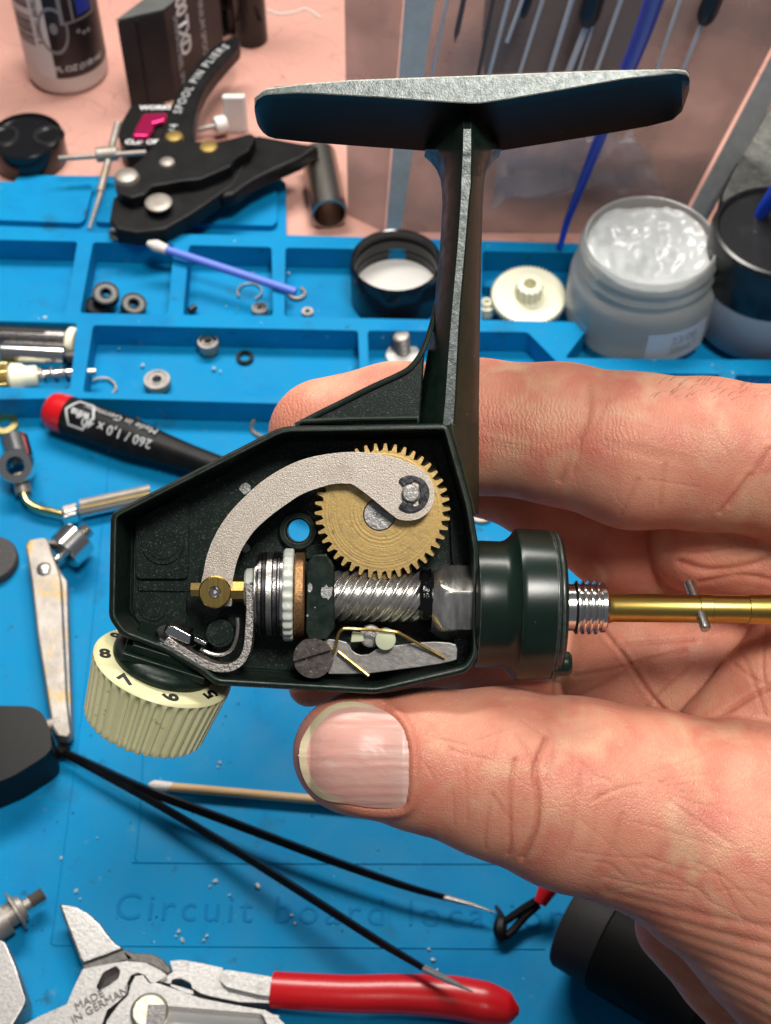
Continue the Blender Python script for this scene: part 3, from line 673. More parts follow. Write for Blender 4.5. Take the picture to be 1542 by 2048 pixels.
rb(MB().add(*dbox(-84, 84, -78, 62, 28, 44)), 'dial_seat', M_green, bevel=3 * UN)
rb(MB().add(*dbox(-70, 70, -66, 40, 44, 62)), 'dial_seat', M_green, bevel=3 * UN)
v, f = lathe([(0, 40 * du), (4 * du, 43 * du), (10 * du, 43 * du), (13 * du, 40 * du), (13 * du, 26 * du), (2 * du, 24 * du)], DC + (DA * 60 + dpx * 6) * du, DA, seg=40); rb(MB().add(v, f), 'dial_washer', M_chrome)
v, f = lathe([(0, 30 * du), (22 * du, 30 * du), (25 * du, 27 * du), (25 * du, 0)], DC + (DA * 70 + dpx * 6) * du, DA, seg=6); rb(MB().add(v, f), 'dial_nut', M_darksteel, bevel=2 * UN)
# ================================================================== the hand: one continuous skin grown from a distance field
HS = 7.0
hx = np.arange(-300, 1010, HS, dtype=np.float32); hy = np.arange(-1290, 345, HS, dtype=np.float32); hz = np.arange(-760, 175, HS, dtype=np.float32)
def hl(px, py, w):
    k = 1 - w / FPX
    return np.array([(px - 771) * k, (1024 - py) * k, w], dtype=np.float32)
CH = {}   # groups of round-cone chains: (px, py, w, r)
CH['index'] = [[(652, 872, -322, 116), (790, 852, -330, 124), (950, 853, -292, 132), (1120, 868, -232, 139), (1270, 902, -188, 153), (1410, 908, -180, 150), (1560, 925, -180, 150), (1740, 985, -220, 195)]]
CH['thumb'] = [[(698, 1506, -92, 112), (720, 1508, -92, 117), (850, 1520, -104, 140), (1000, 1546, -112, 168), (1150, 1588, -125, 190), (1300, 1622, -135, 200), (1480, 1690, -160, 246), (1650, 1795, -180, 296), (1790, 1920, -200, 330)]]
CH['web'] = [[(1398, 1082, -340, 104), (1500, 1085, -345, 122), (1680, 1090, -330, 150)]]
CH['middle'] = [[(860, 930, -470, 92), (980, 940, -455, 92), (1080, 985, -440, 92), (1230, 1085, -450, 95), (1400, 1130, -470, 110), (1650, 1130, -430, 150)]]
CH['palm'] = [[(1285, 1335, -610, 175), (1480, 1360, -590, 190), (1700, 1420, -520, 250)]]
CH['ring'] = [[(618, 1372, -420, 42), (700, 1345, -450, 58), (950, 1290, -560, 80), (1150, 1290, -650, 90), (1350, 1280, -640, 100)]]
CH['little'] = [[(960, 1380, -640, 80), (1100, 1375, -680, 90), (1300, 1340, -700, 95)]]
CH['mound'] = [[(1452, 1480, -310, 104), (1560, 1385, -310, 118), (1700, 1300, -320, 150)]]
CH['heel'] = [[(1352, 1852, -330, 82), (1450, 1945, -350, 92), (1600, 2085, -370, 130), (1800, 2200, -330, 220)]]
CH['core'] = [[(1720, 1120, -360, 210), (1760, 1500, -400, 250), (1790, 1850, -330, 300)]]
def smin(a, b, k):
    h = np.clip(.5 + .5 * (b - a) / k, 0, 1)
    return b + (a - b) * h - k * h * (1 - h)
def chain_d(P, ch):
    out = None
    pts = [hl(*c[:3]) for c in ch]; rr = [c[3] * (1 - c[2] / FPX) for c in ch]
    for a, b, ra, rb_ in zip(pts, pts[1:], rr, rr[1:]):
        ab = b - a; L2 = float(ab @ ab)
        t = ((P[0] - a[0]) * ab[0] + (P[1] - a[1]) * ab[1] + (P[2] - a[2]) * ab[2]) / L2
        t = np.clip(t, 0, 1)
        d = np.sqrt((P[0] - a[0] - t * ab[0]) ** 2 + (P[1] - a[1] - t * ab[1]) ** 2 + (P[2] - a[2] - t * ab[2]) ** 2) - (ra + t * (rb_ - ra))
        out = d if out is None else smin(out, d, 26)
    return out
def group_d(P, g):
    out = None
    for ch in CH[g]:
        d = chain_d(P, ch); out = d if out is None else smin(out, d, 30)
    return out
BLEND = (('index', 0), ('web', 9), ('middle', 8), ('palm', 10), ('ring', 10), ('little', 8), ('mound', 10), ('core', 60), ('thumb', 14), ('heel', 12))
def hand_d(P):
    out = None
    for g, k in BLEND:
        d = group_d(P, g)
        out = d if out is None else smin(out, d, k)
    return out
def surface_nets(xs, ys, zs, phi):
    neg = phi < 0
    c = [neg[i:neg.shape[0] - 1 + i, j:neg.shape[1] - 1 + j, k:neg.shape[2] - 1 + k] for i in (0, 1) for j in (0, 1) for k in (0, 1)]
    cnt = sum(x.astype(np.int8) for x in c)
    act = (cnt > 0) & (cnt < 8)
    I, J, K = np.nonzero(act); n = len(I)
    idx = np.full(act.shape, -1, dtype=np.int32); idx[I, J, K] = np.arange(n)
    co = [(i, j, k) for i in (0, 1) for j in (0, 1) for k in (0, 1)]
    val = np.stack([phi[I + a, J + b, K + d] for a, b, d in co], 1)
    acc = np.zeros((n, 3)); num = np.zeros(n)
    for p in range(8):
        for q in range(p + 1, 8):
            if sum(abs(co[p][m] - co[q][m]) for m in range(3)) != 1: continue
            va, vb = val[:, p], val[:, q]; m = (va < 0) != (vb < 0)
            t = np.where(m, va / np.where(m, va - vb, 1), 0)
            pt = np.array(co[p])[None, :] + t[:, None] * (np.array(co[q]) - np.array(co[p]))[None, :]
            acc += np.where(m[:, None], pt, 0); num += m
    pos = acc / num[:, None] + np.stack([I, J, K], 1)
    st_ = xs[1] - xs[0]
    V_ = np.stack([xs[0] + pos[:, 0] * st_, ys[0] + pos[:, 1] * st_, zs[0] + pos[:, 2] * st_], 1)
    F_ = []
    for ax in range(3):
        s0 = [slice(1, -1)] * 3; s1 = [slice(1, -1)] * 3; s0[ax] = slice(0, -1); s1[ax] = slice(1, None)
        a = neg[tuple(s0)]; b = neg[tuple(s1)]; m = a != b
        i, j, k = np.nonzero(m); g = [i + (0 if ax == 0 else 1), j + (0 if ax == 1 else 1), k + (0 if ax == 2 else 1)]
        o1, o2 = [(1, 2), (0, 2), (0, 1)][ax]
        def cell(d1, d2):
            q = [g[0].copy(), g[1].copy(), g[2].copy()]; q[o1] = q[o1] - d1; q[o2] = q[o2] - d2
            return idx[q[0], q[1], q[2]]
        quad = np.stack([cell(0, 0), cell(1, 0), cell(1, 1), cell(0, 1)], 1)
        flip = a[m] if ax != 1 else ~a[m]
        quad[~flip] = quad[~flip][:, ::-1]
        F_.append(quad)
    return V_, np.concatenate(F_)
P = np.meshgrid(hx, hy, hz, indexing='ij', sparse=True)
phi = hand_d(P)
for s in ((0,), (-1,)):
    phi[s[0], :, :] = np.maximum(phi[s[0], :, :], 3); phi[:, s[0], :] = np.maximum(phi[:, s[0], :], 3); phi[:, :, s[0]] = np.maximum(phi[:, :, s[0]], 3)
HV, HF = surface_nets(hx, hy, hz, phi); del phi
def np_mesh(name, V_, F_):
    me = bpy.data.meshes.new(name); me.vertices.add(len(V_)); me.vertices.foreach_set('co', np.ascontiguousarray(V_, dtype=np.float32).ravel())
    n = F_.shape[1]; me.loops.add(F_.size); me.loops.foreach_set('vertex_index', np.ascontiguousarray(F_, dtype=np.int32).ravel())
    me.polygons.add(len(F_)); me.polygons.foreach_set('loop_start', np.arange(0, F_.size, n, dtype=np.int32)); me.update(calc_edges=True); me.validate()
    return me
me0 = np_mesh('hand_base', HV, HF); o0 = bpy.data.objects.new('hand_base', me0); COL.objects.link(o0)
m_ = o0.modifiers.new('s', 'SMOOTH'); m_.factor = .5; m_.iterations = 3
m_ = o0.modifiers.new('u', 'SUBSURF'); m_.levels = 1; m_.render_levels = 1
me1 = bpy.data.meshes.new_from_object(o0.evaluated_get(bpy.context.evaluated_depsgraph_get()))
bpy.data.objects.remove(o0)
nv = len(me1.vertices); co = np.empty(nv * 3, dtype=np.float32); me1.vertices.foreach_get('co', co); co = co.reshape(-1, 3)
nr = np.empty(nv * 3, dtype=np.float32); me1.vertex_normals.foreach_get('vector', nr); nr = nr.reshape(-1, 3)
vw = np.stack([-co[:, 0], -co[:, 1], FPX - co[:, 2]], 1); vw /= np.linalg.norm(vw, axis=1)[:, None]
if float(np.mean((nr * vw).sum(1)[co[:, 2] > 0])) < 0: me1.flip_normals(); nr = -nr
facing = np.clip((nr * vw).sum(1), 0, 1)
kk = FPX / (FPX - co[:, 2]); px_ = 771 + co[:, 0] * kk; py_ = 1024 - co[:, 1] * kk
gd = {g: group_d((co[:, 0], co[:, 1], co[:, 2]), g) for g in CH}
def gmask(*gs):
    a = np.min([gd[g] for g in gs], 0); o = np.min([gd[g] for g in CH if g not in gs], 0)
    return np.clip((o - a) / 20 + .3, 0, 1)
def segdist(pts):
    best = np.full(nv, 1e9); 
    q = catmull([(a, b, 0) for a, b in pts], 4) if len(pts) > 2 else [Vector((a, b, 0)) for a, b in pts]
    for a, b in zip(q, q[1:]):
        ax_, ay_ = a.x, a.y; dx, dy = b.x - ax_, b.y - ay_; L2 = dx * dx + dy * dy + 1e-9
        t = np.clip(((px_ - ax_) * dx + (py_ - ay_) * dy) / L2, 0, 1)
        best = np.minimum(best, np.hypot(px_ - ax_ - t * dx, py_ - ay_ - t * dy))
    return best
disp = np.zeros(nv); red = np.zeros(nv); ridge = np.zeros(nv)
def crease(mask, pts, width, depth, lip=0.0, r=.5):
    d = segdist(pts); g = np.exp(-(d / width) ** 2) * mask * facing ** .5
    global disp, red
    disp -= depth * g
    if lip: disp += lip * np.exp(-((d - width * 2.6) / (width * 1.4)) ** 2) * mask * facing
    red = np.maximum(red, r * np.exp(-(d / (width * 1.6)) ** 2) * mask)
mt, mi, mp_, mm, mw = gmask('thumb'), gmask('index'), gmask('palm', 'ring', 'little'), gmask('mound'), gmask('web', 'middle')
mh = gmask('heel', 'core', 'thumb')
# thumb knuckle folds
crease(mt, [(1092, 1478), (1070, 1540), (1076, 1600), (1072, 1650), (1056, 1694), (1045, 1716)], 5, 6, .8, .9)
crease(mt, [(1030, 1520), (1021, 1580), (1019, 1630), (1020, 1690), (1016, 1708)], 4, 3.2, .4, .6)
crease(mt, [(985, 1590), (975, 1630), (969, 1680), (972, 1698)], 4, 1.6, 0, .35)
crease(mt, [(985, 1590), (1005, 1620), (1020, 1640)], 3.5, 1.3, 0, .3)
crease(mt, [(1035, 1470), (1060, 1510), (1072, 1545)], 4, 1.8, 0, .4)
crease(mt, [(1100, 1455), (1110, 1500), (1095, 1560)], 4, 1.2, 0, .25)
crease(mt, [(1160, 1550), (1152, 1610), (1140, 1670), (1120, 1716)], 5, 1.6, 0, .3)
crease(mt, [(1200, 1590), (1192, 1640), (1175, 1700), (1150, 1740)], 5, 1.2, 0, .25)
crease(mt, [(1245, 1630), (1225, 1690), (1195, 1745)], 5, 1.0, 0, .25)
for k, (a, b) in enumerate((((930, 1540), (935, 1640)), ((905, 1580), (908, 1650)), ((1005, 1450), (985, 1520)), ((960, 1480), (1040, 1450)), ((1040, 1440), (1120, 1490)), ((900, 1500), (980, 1520)), ((850, 1440), (905, 1500)), ((850, 1470), (930, 1490)), ((845, 1520), (870, 1560)))):
    crease(mt, [a, b], 3, 1.2, 0, .25)
# fine fan of lines over the thumb's base and the wrist
q = random.Random(5)
for k in range(26):
    x0 = 1150 + q.random() * 380; y0 = 1500 + q.random() * 300; an = .25 + q.gauss(0, .35) + (x0 - 1150) / 1600; L_ = 60 + q.random() * 120
    crease(mt, [(x0, y0), (x0 + L_ * .5 * math.cos(an), y0 + L_ * .5 * math.sin(an) + q.gauss(0, 5)), (x0 + L_ * math.cos(an), y0 + L_ * math.sin(an))], 3.5, .7 + .6 * q.random(), 0, .12)
for k in range(9):
    x0 = 1215 + k * 14; y0 = 1785 + k * 22
    crease(mh, [(x0, y0), (x0 + 90, y0 + 22 + 4 * k), (x0 + 220, y0 + 52 + 10 * k), (x0 + 330, y0 + 70 + 18 * k)], 7, 2.2, .8, .25)
# index finger
crease(mi, [(1178, 770), (1176, 830), (1158, 880), (1134, 925), (1120, 960)], 7, 3.2, .5, .6)
crease(mi, [(1215, 800), (1190, 850), (1160, 880)], 5, 1.4, 0, .3)
crease(mi, [(1160, 875), (1156, 915), (1146, 945)], 5, 1.6, 0, .35)
crease(mi, [(1330, 930), (1322, 980), (1318, 1010)], 4, 1.6, .5, .3); crease(mi, [(1275, 960), (1255, 1000), (1240, 1030)], 4, 1.6, .5, .3)
crease(mi, [(1500, 950), (1470, 990), (1440, 1025)], 4, 3, .8, .4); crease(mi, [(1540, 900), (1500, 960), (1460, 1010)], 5, 2, .8, .4)
for k, (a, b) in enumerate((((960, 852), (1090, 880)), ((965, 885), (1060, 905)), ((1215, 890), (1320, 915)), ((1260, 895), (1380, 925)), ((1300, 960), (1400, 975)), ((985, 860), (978, 930)), ((1420, 850), (1470, 930)))):
    crease(mi, [a, b], 3, 1.0, -.8 if k < 4 else 0, .12)
# palm and the folds beyond the shaft
crease(mp_, [(1205, 1258), (1255, 1322), (1300, 1388), (1335, 1428)], 4, 4, 1.2, .8)
crease(mp_, [(1150, 1352), (1230, 1338), (1300, 1318), (1370, 1300)], 3.5, 2.5, .8, .5)
crease(mp_, [(1135, 1400), (1210, 1368), (1260, 1330)], 3.5, 2.2, .8, .5)
crease(mp_, [(1240, 1290), (1320, 1283), (1385, 1278)], 3.5, 2.5, .8, .5)
crease(mp_, [(1290, 1420), (1340, 1370), (1385, 1330)], 3.5, 2.2, .8, .4)
crease(mp_, [(1106, 1330), (1104, 1375), (1107, 1420)], 4, 6, 0, .8)
crease(mm, [(1410, 1448), (1450, 1425), (1500, 1395), (1542, 1372), (1600, 1350)], 5, 5, 1.5, .9)
crease(mm, [(1470, 1330), (1510, 1360), (1545, 1370)], 4, 2, .6, .4); crease(mm, [(1480, 1300), (1500, 1345), (1530, 1430)], 4, 1.5, .5, .3); crease(mm, [(1530, 1250), (1525, 1330), (1532, 1380)], 4, 2, .5, .4)
crease(mw, [(1360, 1125), (1420, 1140), (1500, 1130), (1560, 1105)], 6, 4, 1.5, .7); crease(mw, [(1400, 1165), (1480, 1150), (1540, 1160)], 5, 3, 1, .5); crease(mw, [(1330, 1100), (1400, 1105), (1460, 1095)], 4, 2, .6, .4)
# soft unevenness of flesh
fr = co / 130.0
lump = np.array([noise.noise(Vector(v)) for v in fr[::1]]) if nv < 400000 else 0
disp += lump * 5.0
# nail bed and the folds of skin round it
NAIL = [(604, 1478), (598, 1512), (604, 1548), (622, 1580), (650, 1600), (700, 1609), (760, 1617), (806, 1612), (818, 1585), (820, 1540), (817, 1490), (800, 1448), (765, 1420), (715, 1404), (665, 1410), (630, 1438)]
nl = catmull([(a, b, 0) for a, b in NAIL], 5, True); nlp = np.array([(p.x, p.y) for p in nl])
def inside(x, y, poly):
    c = np.zeros(x.shape, bool); n = len(poly)
    for i in range(n):
        x0, y0 = poly[i - 1]; x1, y1 = poly[i]
        if y0 == y1: continue
        c ^= ((y0 > y) != (y1 > y)) & (x < (x1 - x0) * (y - y0) / (y1 - y0) + x0)
    return c
dn = segdist([(p.x, p.y) for p in nl] + [(nl[0].x, nl[0].y)]); ins = inside(px_, py_, nlp)
front = (co[:, 2] > -110) & (gd['thumb'] < 30)
sd = np.where(ins, -dn, dn)
side = np.clip((px_ - 660) / 60, 0, 1)           # the folds lie at the sides and the root, not at the free edge
disp += np.where(front, np.where(ins, -5 * np.clip(dn / 8, 0, 1), 8.5 * side * np.exp(-((dn - 9) / 11) ** 2)), 0)
red = np.maximum(red, np.where(front & ~ins, .9 * np.exp(-(dn / 30) ** 2) * side, 0))
red = np.maximum(red, np.clip((770 - px_) / 200, 0, 1) * .5 * mi)
ridge = mi * np.exp(-((py_ - 855) / 70) ** 4) * np.clip((1440 - px_) / 200, 0, 1) * (1 - .7 * np.exp(-((px_ - 1180) / 25) ** 2))
co2 = co + nr * disp[:, None]
w3 = np.array(CAM)[None, :] + ((FPX - co2[:, 2:3]) * np.array(FW)[None, :] + co2[:, 0:1] * np.array(RT)[None, :] + co2[:, 1:2] * np.array(UP)[None, :]) * UN
hbase = RP(1300, 1400, -200)
me1.vertices.foreach_set('co', (w3 - np.array(hbase)[None, :]).astype(np.float32).ravel())
for nm, arr in (('crease', red), ('ridge', ridge)):
    at = me1.attributes.new(nm, 'FLOAT', 'POINT'); at.data.foreach_set('value', arr.astype(np.float32))
me1.name = 'hand'; me1.update()
# ---- skin
M_skin = bpy.data.materials.new('skin'); M_skin.use_nodes = True; nt = M_skin.node_tree; N = nt.nodes; L = nt.links; b = N['Principled BSDF']
def nd(t, **kw):
    n = N.new(t)
    for k, v_ in kw.items(): setattr(n, k, v_)
    return n
tc = nd('ShaderNodeTexCoord'); ob = tc.outputs['Object']
def nz_(scale, det=3, vec=ob, dist=0):
    n = nd('ShaderNodeTexNoise'); n.inputs['Scale'].default_value = scale; n.inputs['Detail'].default_value = det; n.inputs['Distortion'].default_value = dist; L.new(vec, n.inputs['Vector']); return n.outputs[0]
def mr_(v, a, c, d=0, e=1):
    r = nd('ShaderNodeMapRange'); r.inputs[1].default_value = a; r.inputs[2].default_value = c; r.inputs[3].default_value = d; r.inputs[4].default_value = e; L.new(v, r.inputs[0]); return r.outputs[0]
def mix_(f, a, c):
    x = nd('ShaderNodeMix', data_type='RGBA'); L.new(f, x.inputs[0]) if not isinstance(f, float) else setattr(x.inputs[0], 'default_value', f)
    for s, v_ in ((x.inputs[6], a), (x.inputs[7], c)):
        if isinstance(v_, tuple): s.default_value = (*v_, 1)
        else: L.new(v_, s)
    return x.outputs[2]
def ma(op, a, c):
    m = nd('ShaderNodeMath', operation=op)
    for s, v_ in ((m.inputs[0], a), (m.inputs[1], c)):
        if isinstance(v_, (int, float)): s.default_value = v_
        else: L.new(v_, s)
    return m.outputs[0]
base = mix_(mr_(nz_(95, 4), .35, .65), (.66, .262, .170), (.73, .330, .215))
base = mix_(mr_(nz_(120, 7), .42, .74), base, (.60, .180, .125))
base = mix_(mr_(nz_(45, 3), .50, .78, 0, .4), base, (.60, .20, .14)); base = mix_(mr_(nz_(130, 6, dist=.6), .50, .76), base, (.70, .41, .255))
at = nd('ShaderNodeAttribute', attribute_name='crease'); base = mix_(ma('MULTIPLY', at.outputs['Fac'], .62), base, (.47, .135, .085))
base = mix_(mr_(nz_(1500, 3), .66, .74, 0, .35), base, (.75, .52, .40))
L.new(base, b.inputs['Base Color'])
b.inputs['Subsurface Weight'].default_value = .28; b.inputs['Subsurface Radius'].default_value = (1, .35, .18); b.inputs['Subsurface Scale'].default_value = .0022
b.inputs['Roughness'].default_value = .47; b.inputs['Specular IOR Level'].default_value = .42
L.new(mr_(nz_(900, 3), .3, .7, .40, .58), b.inputs['Roughness'])
vo = nd('ShaderNodeTexVoronoi', feature='DISTANCE_TO_EDGE'); vo.inputs['Scale'].default_value = 2300
mpv = nd('ShaderNodeMapping'); mpv.inputs['Rotation'].default_value = (.4, .3, .5); mpv.inputs['Scale'].default_value = (1, .6, 1)
ds = nd('ShaderNodeVectorMath', operation='MULTIPLY_ADD'); nn = nd('ShaderNodeTexNoise'); nn.inputs['Scale'].default_value = 400; L.new(ob, nn.inputs['Vector']); L.new(nn.outputs['Color'], ds.inputs[0]); ds.inputs[1].default_value = (.0008,) * 3; L.new(ob, ds.inputs[2])
L.new(ds.outputs[0], mpv.inputs[0]); L.new(mpv.outputs[0], vo.inputs['Vector'])
h1 = mr_(vo.outputs['Distance'], 0, .22)
vo2 = nd('ShaderNodeTexVoronoi', feature='DISTANCE_TO_EDGE'); vo2.inputs['Scale'].default_value = 520; L.new(mpv.outputs[0], vo2.inputs['Vector']); h2 = mr_(vo2.outputs['Distance'], 0, .10)
wv = nd('ShaderNodeTexWave', bands_direction='X'); wv.inputs['Scale'].default_value = 430; wv.inputs['Distortion'].default_value = 9; wv.inputs['Detail'].default_value = 3; wv.inputs['Detail Scale'].default_value = 1.4
L.new(ob, wv.inputs['Vector'])
rg = nd('ShaderNodeAttribute', attribute_name='ridge')
hh = ma('ADD', ma('MULTIPLY', h1, .42), ma('MULTIPLY', h2, .10)); hh = ma('ADD', hh, ma('MULTIPLY', nz_(1900, 5), .8)); hh = ma('ADD', hh, ma('MULTIPLY', ma('MULTIPLY', wv.outputs['Fac'], rg.outputs['Fac']), .8))
mp3 = nd('ShaderNodeMapping'); mp3.inputs['Rotation'].default_value = (.2, .5, .9); mp3.inputs['Scale'].default_value = (1, .38, 1)
ds3 = nd('ShaderNodeVectorMath', operation='MULTIPLY_ADD'); nn3 = nd('ShaderNodeTexNoise'); nn3.inputs['Scale'].default_value = 120; nn3.inputs['Detail'].default_value = 4; L.new(ob, nn3.inputs['Vector']); L.new(nn3.outputs['Color'], ds3.inputs[0]); ds3.inputs[1].default_value = (.004,) * 3; L.new(ob, ds3.inputs[2])
L.new(ds3.outputs[0], mp3.inputs[0])
vo3 = nd('ShaderNodeTexVoronoi', feature='DISTANCE_TO_EDGE'); vo3.inputs['Scale'].default_value = 330; L.new(mp3.outputs[0], vo3.inputs['Vector'])
h3 = ma('MULTIPLY', mr_(vo3.outputs['Distance'], 0, .045), mr_(nz_(70, 3), .40, .62)); hh = ma('ADD', hh, ma('MULTIPLY', h3, .42))
bp = nd('ShaderNodeBump'); bp.inputs['Strength'].default_value = .65; bp.inputs['Distance'].default_value = .00011; L.new(hh, bp.inputs['Height']); L.new(bp.outputs[0], b.inputs['Normal'])
me1.materials.clear(); me1.materials.append(M_skin); me1.polygons.foreach_set('use_smooth', [True] * len(me1.polygons))
hand = bpy.data.objects.new('hand', me1); COL.objects.link(hand); hand.location = hbase
tag(hand, 'bare left hand gripping the reel between thumb and index finger', 'hand')
# ---- thumb nail
hl_co = [tuple(x) for x in co]; bv = BVHTree.FromPolygons(hl_co, [tuple(p.vertices) for p in me1.polygons])
eye = Vector((0, 0, FPX))
def skin_w(px, py):
    d = Vector(((px - 771), (1024 - py), -FPX)).normalized(); h = bv.ray_cast(eye, d)
    return h[0].z if h[0] is not None else -90
NU, NVv = 90, 64
def nail_pt(u, v):      # u 0..1 from free edge to root, v 0..1 across
    x = 596 + u * 226
    ups = []
    for i in range(len(nlp)):
        x0, y0 = nlp[i - 1]; x1, y1 = nlp[i]
        if (x0 > x) != (x1 > x): ups.append(y0 + (y1 - y0) * (x - x0) / (x1 - x0))
    if len(ups) < 2: ups = [1510, 1512] if u < .5 else [1540, 1542]
    a, c = float(min(ups)), float(max(ups))
    return x, a + (c - a) * v
mbn = MB(); top = []; 
for i in range(NU + 1):
    u = .5 - .5 * math.cos(math.pi * (i / NU)) * .999
    for j in range(NVv + 1):
        v_ = .5 - .5 * math.cos(math.pi * (j / NVv)); x, y = nail_pt(u, v_)
        x_s = max(x, 620); w_ = skin_w(x_s + (668 - x_s) * .0, 1510 + (y - 1510) * .90) 
        w_ = w_ - 7 * abs((y - 1510) / 105) ** 3 + 3 + 1.1 * noise.noise(Vector((x * .004, y * .11, 1))) + .6 * noise.noise(Vector((x * .02, y * .25, 4)))
        if x < 640: w_ -= (640 - x) * .10
        w_ -= 6 * max(0, (x - 806) / 16)
        top.append((x, y, w_))
n1 = NVv + 1; ed_ = []
vs = [RP(*p) for p in top] + [RP(p[0], p[1], p[2]) - TC * 5 * UN for p in top]; nt_ = len(top); fs = []; mi_ = []
for i in range(NU):
    for j in range(NVv):
        a = i * n1 + j; x, y = top[a][0], top[a][1]
        dd = float(np.min(np.hypot(nlp[:, 0] - x, nlp[:, 1] - y)))
        ed_.append(dd); fe = dd < 17 - max(0, (x - 610)) * .06 and x < 745 and (y < 1500 or x < 660)
        fs.append((a, a + 1, a + n1 + 1, a + n1)); mi_.append(1 if fe else 0)
        fs.append((nt_ + a, nt_ + a + n1, nt_ + a + n1 + 1, nt_ + a + 1)); mi_.append(1 if fe else 0)
bd = [j for j in range(n1)] + [i * n1 + NVv for i in range(1, NU + 1)] + [NU * n1 + j for j in range(NVv - 1, -1, -1)] + [i * n1 for i in range(NU - 1, 0, -1)]
for a, c in zip(bd, bd[1:] + bd[:1]): fs.append((a, c, nt_ + c, nt_ + a)); mi_.append(1 if top[a][0] < 690 else 0)
M_nail = mat('nail', (.66, .30, .25), .36, col2=(.68, .38, .32), cscale=260, bump=.35, bscale=900, sss=.3, sssr=(.0016, .0007, .0004), stretch=(.12, 1, 1), specks=((300, .60, .72, (.66, .46, .40), 4),))
M_nailedge = mat('nail_free_edge', (.62, .53, .36), .42, col2=(.52, .43, .28), cscale=1500, bump=.5, bscale=2500)
mn = MB(); mn.v = [tuple(x) for x in vs]; mn.f = fs; mn.m = mi_
mn.m = [0] * len(mn.f)
nail = mn.build('thumb_nail', M_nail, hand, angle=60)
# the free edge shows pale where the plate leaves the skin, a whitish moon at the root
def edge_amount(x, y):
    dd = float(np.min(np.hypot(nlp[:, 0] - x, nlp[:, 1] - y))); w_ = 16 - max(0, x - 612) * .055 + 2.5 * noise.noise(Vector((x * .03, y * .03, 3)))
    lim = min(1, max(0, (760 - x) / 40)) * (1 if y < 1505 else min(1, max(0, (690 - x) / 30)))
    return min(1, max(0, (w_ - dd) / 3 + .5)) * lim
loc_ = worldloc(hand); ea = []; ra_ = []
for v_ in nail.data.vertices:
    d_ = loc_ + v_.co - CAM; dep = d_.dot(FW); x = 771 + FPX * d_.dot(RT) / dep; y = 1024 - FPX * d_.dot(UP) / dep
    ea.append(edge_amount(x, y)); ra_.append(min(1, max(0, (x - 772) / 50)))
for nm, arr in (('edge', ea), ('root', ra_)):
    at = nail.data.attributes.new(nm, 'FLOAT', 'POINT'); at.data.foreach_set('value', np.array(arr, dtype=np.float32))
nt = M_nail.node_tree; b2 = nt.nodes['Principled BSDF']; src = b2.inputs['Base Color'].links[0].from_socket
for nm, colr, k in (('root', (.66, .47, .42), .6), ('edge', (.68, .55, .36), 1)):
    a_n = nt.nodes.new('ShaderNodeAttribute'); a_n.attribute_name = nm; x_ = nt.nodes.new('ShaderNodeMix'); x_.data_type = 'RGBA'; mu = nt.nodes.new('ShaderNodeMath'); mu.operation = 'MULTIPLY'; mu.inputs[1].default_value = k
    nt.links.new(a_n.outputs['Fac'], mu.inputs[0]); nt.links.new(mu.outputs[0], x_.inputs[0]); nt.links.new(src, x_.inputs[6]); x_.inputs[7].default_value = (*colr, 1); src = x_.outputs[2]
nt.links.new(src, b2.inputs['Base Color'])

# short fine hairs on the back of the index finger's base
q = random.Random(12); mbh = MB()
for k in range(60):
    px, py = q.uniform(1290, 1560), q.uniform(752, 800)
    d = Vector(((px - 771), (1024 - py), -FPX)).normalized(); h = bv.ray_cast(eye, d)
    if h[0] is None: continue
    p0 = RP(px, py, h[0].z); n_ = RT * h[1].x + UP * h[1].y + TC * h[1].z
    if n_.dot(TC) < 0: n_ = -n_
    L_ = q.uniform(.0012, .0030); dr = (RT * q.uniform(.6, 1) + UP * q.uniform(-.1, .5) + n_ * .5).normalized()
    mbh.add(*tube([p0 - n_ * .0003, p0 + dr * L_ * .5, p0 + dr * L_ - UP * L_ * .12], [.000022, .000018, .000006], 4))
M_hair = mat('fine_hair', (.10, .05, .03), .5)
mbh.build('fine_hair', M_hair, hand)['kind'] = 'stuff'
# ================================================================== things on the bench
M_rubber = mat('black_rubber', (.004, .004, .0045), .46, spec=.18, bump=.3, bscale=1800, col2=(.009, .0085, .0085), cscale=200)
M_gloss = mat('gloss_black', (.006, .006, .007), .16)
M_matblack = mat('anodised_black', (.005, .005, .0055), .40, spec=.18, bump=.25, bscale=1500, col2=(.010, .0095, .0095), cscale=150)
M_red = mat('red_plastic', (.50, .006, .010), .28, bump=.12, bscale=700)
M_white = mat('white_plastic', (.62, .60, .57), .42, bump=.1, bscale=800)
M_print = mat('white_print', (.62, .62, .62), .5)
M_print2 = mat('grey_print', (.40, .41, .42), .5)
M_blue = mat('blue_stick', (.003, .045, .45), .38)
M_peri = mat('pale_blue_stick', (.10, .17, .62), .42)
M_cotton = mat('cotton', (.62, .56, .52), .9, bump=1, bscale=1500)
M_nickel = mat('dull_nickel', (.34, .31, .28), .48, .6, col2=(.24, .215, .19), cscale=160, bump=.4, bscale=1400, specks=((110, .58, .70, (.36, .24, .09), 6),))
M_gold = mat('gilt_metal', (.62, .48, .20), .28, 1, bump=.2, bscale=800)
M_wax = mat('nylon_ivory', (.78, .76, .58), .42, sss=.2, sssr=(.0012, .001, .0006))
M_wood = mat('wood_stick', (.42, .26, .12), .6, col2=(.55, .37, .20), cscale=300, stretch=(.1, 1, 1), bump=.3, bscale=900)
M_forged = mat('forged_chrome', (.42, .41, .40), .40, .95, col2=(.32, .31, .30), cscale=1200, bump=.6, specks=((160, .62, .74, (.26, .25, .24), 6),), bscale=1600, bdist=.00008)
